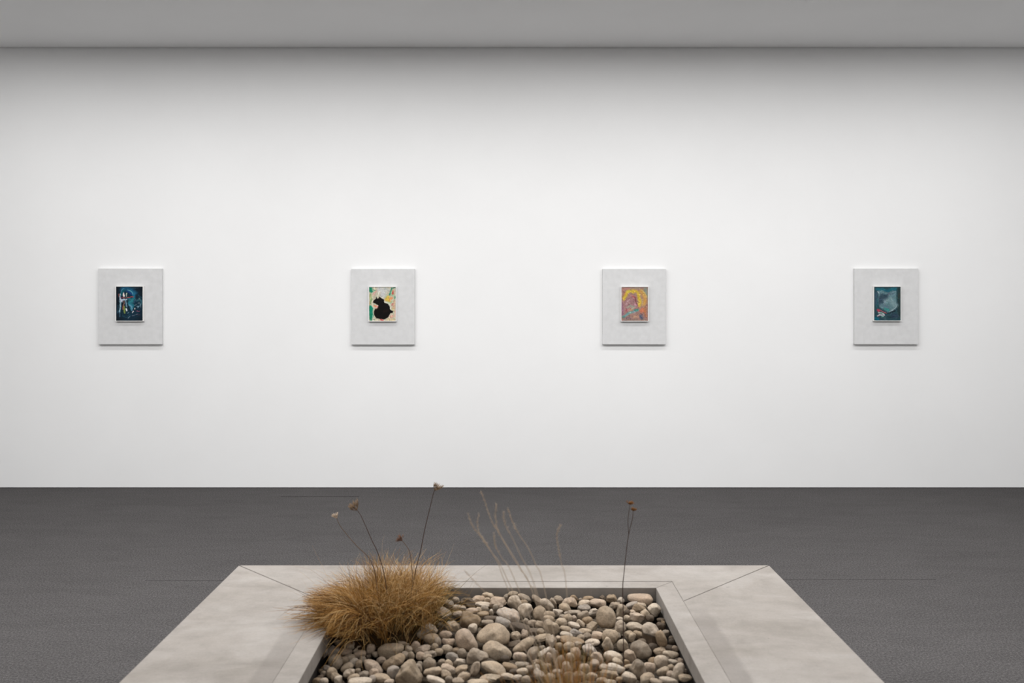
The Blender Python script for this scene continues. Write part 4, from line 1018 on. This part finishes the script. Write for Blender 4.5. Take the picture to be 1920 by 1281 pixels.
# ------------------------------------------------------------------ plants
def tube(V, Fc, pts, rads, sides=3, col=None):
    n0 = len(V); m = len(pts)
    for i in range(m):
        p = np.asarray(pts[i], float)
        d = np.asarray(pts[min(i+1, m-1)], float) - np.asarray(pts[max(i-1, 0)], float)
        d /= (np.linalg.norm(d) + 1e-9)
        u = np.cross(d, (0, 1, 0) if abs(d[1]) < .9 else (1, 0, 0)); u /= (np.linalg.norm(u) + 1e-9); v = np.cross(d, u)
        for k in range(sides):
            t = 2*math.pi*k/sides
            V.append(tuple(p + rads[i]*(math.cos(t)*u + math.sin(t)*v)))
    for i in range(m-1):
        for k in range(sides):
            a, b = n0 + i*sides + k, n0 + i*sides + (k+1) % sides
            Fc.append((a, b, b + sides, a + sides))
    Fc.append(tuple(n0 + k for k in range(sides))[::-1]); Fc.append(tuple(n0 + (m-1)*sides + k for k in range(sides)))
def build(name, V, Fc, mat, parent=None, smooth=True):
    return link(name, np_mesh(name, V, Fc), mat, parent, smooth)
def grass_mat(name, stops, trans=.25):
    m = NT(name, .7, .25); geo = m.n('ShaderNodeNewGeometry')
    base = m.ramp(geo.outputs['Random Per Island'], stops)
    n = m.noise(m.coords(), 60, 3)
    m.base(m.mix(.35, base, m.ramp(n, [(.3, g(.38)), (.7, g(.62))]), 'OVERLAY'))
    return m.m
M_gold = grass_mat('dry_gold_grass', [(0, alb(66, 38, 8, .55)), (.3, alb(140, 92, 34, .62)), (.65, alb(196, 144, 70, .66)), (.88, alb(218, 174, 108, .68)), (1, alb(236, 206, 154, .68))])
M_olive = grass_mat('olive_dry_grass', [(0, alb(70, 58, 20, .55)), (.4, alb(128, 106, 44, .55)), (.7, alb(182, 138, 70, .55)), (1, alb(212, 176, 112, .55))])
M_straw = grass_mat('pale_straw', [(0, alb(190, 166, 140, .68)), (1, alb(216, 196, 172, .72))])
M_paleg = grass_mat('pale_gold_grass', [(0, alb(164, 120, 62, .66)), (.5, alb(210, 166, 102, .68)), (1, alb(232, 202, 152, .7))])
M_orange = grass_mat('orange_dry_grass', [(0, alb(120, 78, 34, .7)), (.3, alb(196, 134, 64, .75)), (.6, alb(214, 162, 100, .78)), (.8, alb(132, 124, 54, .7)), (1, alb(228, 194, 146, .8))])
M_stem = mat_plain('dark_brown_stem', alb(92, 68, 58), .7, .2)
M_stem2 = mat_plain('brown_stem', alb(128, 100, 80), .7, .2)
M_umb = mat_plain('dry_umbel', alb(168, 140, 112), .8, .1)
M_umb2 = mat_plain('rust_flower', alb(158, 108, 60), .8, .1)

gr_ = np.random.default_rng(77)
def blade(base, az, e0, e1, L, r0, wob=.05, n=8, clampz=None):
    pts = [np.array(base, float)]; a = az
    for i in range(n):
        t = (i + .5)/n; e = e0 + (e1 - e0)*t**1.15
        a += gr_.normal(0, wob)
        d = np.array([math.cos(e)*math.cos(a), math.cos(e)*math.sin(a), math.sin(e)])
        p = pts[-1] + d*L/n
        if p[0] < XI0 + .004 or p[1] > YI1 - .004:
            p[2] = max(p[2], RIM + .003)
        if clampz is not None: p[2] = max(p[2], clampz)
        pts.append(p)
    rads = [r0*(1 - .82*(i/n)**1.3) for i in range(n+1)]
    return pts, rads
# big tussock in the back left corner, leaning over the rim
TC = (-.455, 2.97); BZ = EYE - 1.135
clump = empty('grass_clump', (TC[0], TC[1], BZ))
tag(clump, 'bushy golden dry grass tussock spilling over the back left corner of the planter', 'grass')
SIL = [(562,1112),(600,1082),(640,1052),(680,1032),(760,1025),(835,1025),(850,1070),(874,1100),(866,1116),(845,1128),(822,1143),(800,1162),(778,1182),(740,1190),(700,1196),(650,1204),(612,1192),(600,1168),(588,1142),(566,1130)]
def inside(x, y):
    c = False
    for i in range(len(SIL)):
        (xa, ya), (xb, yb) = SIL[i], SIL[i-1]
        if (ya > y) != (yb > y) and x < (xb-xa)*(y-ya)/(yb-ya) + xa: c = not c
    return c
def grown_ok(pts):      # keeps the tussock to the lopsided outline it has grown into
    for p in pts[3:]:
        if not inside(VX + p[0]*F/p[1], VY + (EYE-p[2])*F/p[1]): return False
    return True
def clump_part(name, mat, N, fn, loose=.04):
    V, Fc = [], []; done = tries = 0
    while done < N and tries < N*6:
        tries += 1; pts, rads = fn()
        if not grown_ok(pts) and gr_.random() > loose: continue
        tube(V, Fc, pts, rads); done += 1
    V = (np.array(V) - np.array(clump.location)).tolist()
    o = build(name, V, Fc, mat, clump, False); o['kind'] = 'stuff'; return o
TUFTS = [(-.505, 2.93), (-.460, 3.03), (-.405, 2.94), (-.365, 3.06), (-.43, 3.12), (-.325, 2.99), (-.505, 3.06), (-.31, 3.09), (-.37, 3.13)]
class Wisp:                        # blades grow in locks that share a sweep
    def __init__(s, make, n): s.make, s.n, s.k = make, n, 0
    def __call__(s):
        if s.k == 0: s.cur = s.make(); s.k = int(gr_.integers(s.n//2, s.n*2))
        s.k -= 1
        b, az, e0, e1, L, wob, cz = s.cur
        b2 = (b[0] + gr_.normal(0, .009), b[1] + gr_.normal(0, .009), b[2] + gr_.uniform(0, .008))
        return blade(b2, az + gr_.normal(0, .13), e0 + gr_.normal(0, .09), e1 + gr_.normal(0, .24), L*gr_.uniform(.72, 1.08), gr_.uniform(.0005, .0012), wob*gr_.uniform(.6, 1.5), clampz=cz)
def m_dome():
    c = TUFTS[gr_.integers(len(TUFTS))]
    az = gr_.uniform(0, 2*math.pi); r = .055*math.sqrt(gr_.random())
    b = (c[0] + r*math.cos(az), c[1] + r*math.sin(az), BZ + gr_.uniform(0, .03))
    out = math.atan2(b[1] - TC[1] - .03, b[0] - TC[0] - .03)
    spread = min(1, math.hypot(b[0]-TC[0]-.03, b[1]-TC[1]-.03)/.14)
    a2 = out + gr_.normal(0, .8)
    e0 = math.radians(88 - 32*spread + gr_.normal(0, 14)); e1 = math.radians(58 - 78*spread + gr_.normal(0, 38))
    return (b, math.atan2(math.sin(a2), math.cos(a2) - .18), e0, e1, gr_.uniform(.20, .33)*(1.06 - .36*spread), gr_.uniform(.06, .24), None)
def m_skirt():
    az = math.radians(gr_.uniform(165, 265)); r = gr_.uniform(.03, .10)
    b = (TC[0] - .03 + r*math.cos(az) + gr_.normal(0, .02), TC[1] - .01 + r*math.sin(az) + gr_.normal(0, .015), BZ + gr_.uniform(.03, .12))
    return (b, az*.75 + math.pi*.27 + gr_.normal(0, .28), math.radians(gr_.uniform(0, 50)), math.radians(gr_.uniform(-55, 5)), gr_.uniform(.14, .215), .06, BZ+.04)
def m_right():
    az = gr_.uniform(0, 2*math.pi); r = .085*math.sqrt(gr_.random())
    b = (TC[0] + .15 + r*math.cos(az), TC[1] + .09 + r*math.sin(az)*.9, BZ + .01); s_ = r/.085
    return (b, az + gr_.normal(0, .5), math.radians(80 - 35*s_ + gr_.normal(0, 14)), math.radians(40 - 75*s_ + gr_.normal(0, 40)), gr_.uniform(.15, .28), gr_.uniform(.1, .28), None)
f_dome, f_skirt, f_right = Wisp(m_dome, 16), Wisp(m_skirt, 16), Wisp(m_right, 12)
def f_wild():
    az = gr_.uniform(0, 2*math.pi); r = gr_.uniform(0, .12)
    b = (TC[0] + .05 + r*1.5*math.cos(az), TC[1] + .03 + r*math.sin(az), BZ)
    return blade(b, az, math.radians(gr_.uniform(50, 88)), math.radians(gr_.uniform(-60, 60)), gr_.uniform(.25, .34), .0005, .28, 12)
clump_part('gold_blades', M_gold, 3600, f_dome)
clump_part('drooping_blades', M_gold, 1500, f_skirt)
clump_part('olive_blades', M_olive, 1500, f_right)
def m_top():
    c = TUFTS[gr_.integers(len(TUFTS))]; az = gr_.uniform(0, 2*math.pi)
    return ((c[0] + .03 + gr_.normal(0, .02), c[1] + .02 + gr_.normal(0, .02), BZ + .04), az, math.radians(gr_.uniform(72, 92)), math.radians(gr_.uniform(-50, 50)), gr_.uniform(.19, .26), .28, None)
clump_part('pale_blades', M_paleg, 900, Wisp(m_top, 7), .02)
clump_part('stray_blades', M_paleg, 150, f_wild, .5)
bm = bmesh.new(); bmesh.ops.create_icosphere(bm, subdivisions=4, radius=1)
for v in bm.verts:
    n = v.co.copy(); f = 1 + .08*math.sin(9*n.x+2)*math.sin(8*n.y) + .05*math.sin(17*n.z+n.x*12)
    v.co = Vector((n.x*.135*f + .03, n.y*.11*f + .02, max(-.02, n.z*.075*f)))
me = bpy.data.meshes.new('root_crown'); bm.to_mesh(me); bm.free()
link('root_crown', me, mat_plain('dark_root_crown', alb(62, 46, 28), .95, .05), clump, True)

# dead wild-carrot style flower stems
def smooth(pts, k=4):
    P = [np.array(p, float) for p in pts]; out = []
    for i in range(len(P)-1):
        p0, p1, p2, p3 = P[max(i-1,0)], P[i], P[i+1], P[min(i+2, len(P)-1)]
        for j in range(k):
            t = j/k
            out.append(.5*((2*p1)+(-p0+p2)*t+(2*p0-5*p1+4*p2-p3)*t*t+(-p0+3*p1-3*p2+p3)*t**3))
    out.append(P[-1]); return out
def umbel_head(V, Fc, c, axis, R, n, seed, cup=.9, r=.0007):
    rr = np.random.default_rng(seed); ax = np.array(axis, float); ax /= np.linalg.norm(ax)
    u = np.cross(ax, (0, 1, 0)); u /= np.linalg.norm(u); v = np.cross(ax, u)
    for i in range(n):
        t = rr.uniform(0, 2*math.pi); s_ = rr.uniform(.25, 1.0)
        d = ax*cup*rr.uniform(.6, 1.1) + s_*(math.cos(t)*u + math.sin(t)*v); L = R*rr.uniform(.75, 1.1)
        p1 = c + d*L*.6; p2 = p1 + (d*.3 + ax*.35)*L
        tube(V, Fc, [c, c + d*L*.3, p1, p2], [r, r*.8, r*.8, r*.5])
        for q_ in range(4):
            e = p2 + rr.normal(0, .0022, 3); tube(V, Fc, [p1, e], [r*.6, r*.9])
def flower(name, label, zz, head, pts, R, n, mat_h, mat_s, r0=.0016, seed=1, extra=None, group='dried flower stems in the planter', cup=.9):
    P3_ = [np.array(px3(x, y, zz + dz)) for (x, y, dz) in pts]       # top to bottom
    o0 = empty(name, P3_[-1]); tag(o0, label, 'dried flower', group)
    V, Fc = [], []; sp = smooth(P3_); m_ = len(sp)
    tube(V, Fc, sp, [r0*(.6 + .5*i/m_) for i in range(m_)], 6)
    stems = [(V, Fc)]
    if extra:
        for ex in extra['stems']:
            e3 = smooth([np.array(px3(x, y, zz + dz)) for (x, y, dz) in ex]); tube(V, Fc, e3, [r0*.6]*len(e3), 6)
    L0 = np.array(o0.location)
    build('stem', (np.array(V) - L0).tolist(), Fc, mat_s, o0)
    heads = [(head, P3_[0], P3_[0] - P3_[1], R, n)] + ([(None, np.array(px3(*h[:2], zz + h[2])), np.array((h[3], 0, 1.)), h[4], h[5]) for h in extra['heads']] if extra else [])
    for i, (_, c, ax, RR, nn) in enumerate(heads):
        V, Fc = [], []; umbel_head(V, Fc, c, ax, RR, nn, seed*10 + i, cup, .0006)
        # small dense centre
        bmv, bmf = ICO_S; n0 = len(V); V += (bmv*RR*.14 + c + np.array(ax)/np.linalg.norm(ax)*RR*.15).tolist(); Fc += [[k_ + n0 for k_ in f] for f in bmf]
        build('seed_head', (np.array(V) - L0).tolist(), Fc, mat_h, o0)
    return o0
ICO_S = ico(1)
zc = 3.03
flower('dried_flower', 'tallest thin dried flower stem rising above the grass tussock, its head against the wall foot', zc, None,
       [(815,920,0),(812.6,925,0),(807,949,0),(797,990,0),(788,1036,0),(780,1067,0),(771,1120,0),(764,1180,-.02)], .024, 24, M_umb, M_stem, seed=1)
flower('dried_flower', 'dried flower stem leaning left over the grass tussock, with a wide spiky brown head', zc-.05, None,
       [(669.5,957,0),(676,966,0),(684,983,0),(697,1013,0),(708,1036,0),(720,1075,0),(726,1120,0),(730,1185,0)], .026, 30, M_umb, M_stem, seed=2)
flower('dried_flower', 'leftmost dried flower stem, bent far left from the grass tussock with a tiny pale head', zc-.08, None,
       [(631.5,972,0),(637,985,0),(649,1001,0),(660,1014,0),(673,1028,0),(694,1050,0),(706,1090,0),(714,1180,0)], .015, 16, M_straw, M_stem2, .0013, seed=3)
flower('dried_flower', 'short dried flower with a reddish brown tuft, just above the middle of the grass tussock', zc-.06, None,
       [(754,1014,0),(759,1020,0),(768,1035,0),(772,1065,0),(773,1095,0),(762,1185,0)], .017, 24, mat_plain('reddish_umbel', alb(150, 112, 92), .8, .1), M_stem2, .0013, seed=4)
# forked rust-coloured flower on the right
zr = 2.755
flower('dried_flower', 'tall thin dark stem forking into two rusty orange flower heads among the right-hand stones', zr, None,
       [(1187,958,0),(1186,972,0),(1182,988,0),(1178.8,1003,0),(1175,1028,0),(1170,1075,0),(1167.5,1103,0),(1168.6,1150,0),(1168.8,1200,0),(1170,1250,.02)], .012, 24, M_umb2, M_stem, .0014, seed=5,
       extra=dict(stems=[[(1181,948,0),(1177.5,975,0),(1178.8,1003,0)]], heads=[(1181.4,946.5,0,.15,.012,26)]), cup=.35)
# near tuft of orange-green grass with tall feathery stalks
zt = 2.0; tb = px3(1088, 1524, zt)
tuft = empty('grass_tuft', (tb.x, tb.y, EYE - 1.148))
tag(tuft, 'out-of-focus orange and green grass tuft at the bottom of the photo with tall feathery stalks', 'grass')
V, Fc = [], []
for _ in range(250):
    tx = gr_.normal(1064, 46); ty = 1190 + abs(gr_.normal(0, 52)) + abs(tx-1064)*.3; zz = zt + gr_.uniform(-.09, .09)
    tip = np.array(px3(tx, ty, zz)); b = np.array((tb.x - .015 + gr_.normal(0, .024), tb.y + gr_.normal(0, .04), EYE - 1.15))
    mid = (tip + b)/2 + np.array((gr_.normal(0, .008), gr_.normal(0, .006), .012))
    sp = smooth([b, mid, tip], 3); m_ = len(sp)
    tube(V, Fc, sp, [.0010*(1 - .8*i/m_) for i in range(m_)])
L0 = np.array(tuft.location)
o = build('blades', (np.array(V) - L0).tolist(), Fc, M_orange, tuft, False); o['kind'] = 'stuff'
zo = lambda pts: [(860 + u/5.333, 900 + v/5.333) for u, v in pts]
FE = [ (zo([(225,120),(270,240),(330,410),(420,560),(600,850),(720,1060),(780,1180)]), .38),
       (zo([(95,345),(150,480),(240,580),(320,710),(400,850),(480,1060)]), .45),
       (zo([(200,350),(190,480),(240,600),(340,740),(470,960)]), .4),
       (zo([(375,250),(370,380),(400,520),(520,740),(620,900),(740,1130)]), .35),
       (zo([(450,330),(460,430),(530,570),(620,760),(780,1120)]), .3),
       (zo([(495,290),(540,420),(600,540),(700,690),(770,850),(850,1060)]), .3),
       (zo([(1015,460),(980,550),(1000,700),(1030,850),(1075,1060)]), .45),
       (zo([(355,540),(365,650),(430,780),(560,1000)]), .35),
       (zo([(60,910),(270,1130),(420,1290)]), .2) ]
for i, (pp, hf) in enumerate(FE):
    zz = zt + gr_.uniform(-.1, .1)
    pts = [np.array(px3(x, y, zz)) for x, y in pp]
    b = np.array((tb.x + gr_.normal(0, .012), tb.y + gr_.normal(0, .012), EYE - 1.15))
    lx, ly = pp[-1]; pts.append(np.array(px3(lx + (1080-lx)*.75, ly + (1470-ly)*.6, zz))); pts.append(b)
    sp = smooth(pts, 6); m_ = len(sp); V, Fc = [], []
    tube(V, Fc, sp, [.00045 + .0005*j/m_ for j in range(m_)], 5)
    so = build('stalk', (np.array(V) - L0).tolist(), Fc, M_straw, tuft)
    V, Fc = [], []; nh = int(m_*hf)                                 # feathery seed head: short bristles along the top
    for j in range(nh):
        p = sp[j]; d = sp[max(j-1, 0)] - sp[j+1]; d /= np.linalg.norm(d)
        for q_ in range(5):
            s_ = gr_.normal(0, 1, 3)*.4; e = p + (sp[j+1]-p)*gr_.random() ; dd = d + s_; dd /= np.linalg.norm(dd)
            tube(V, Fc, [e, e + dd*gr_.uniform(.003, .0065)], [.0005, .0003])
    build('seed_head', (np.array(V) - L0).tolist(), Fc, M_straw, so)
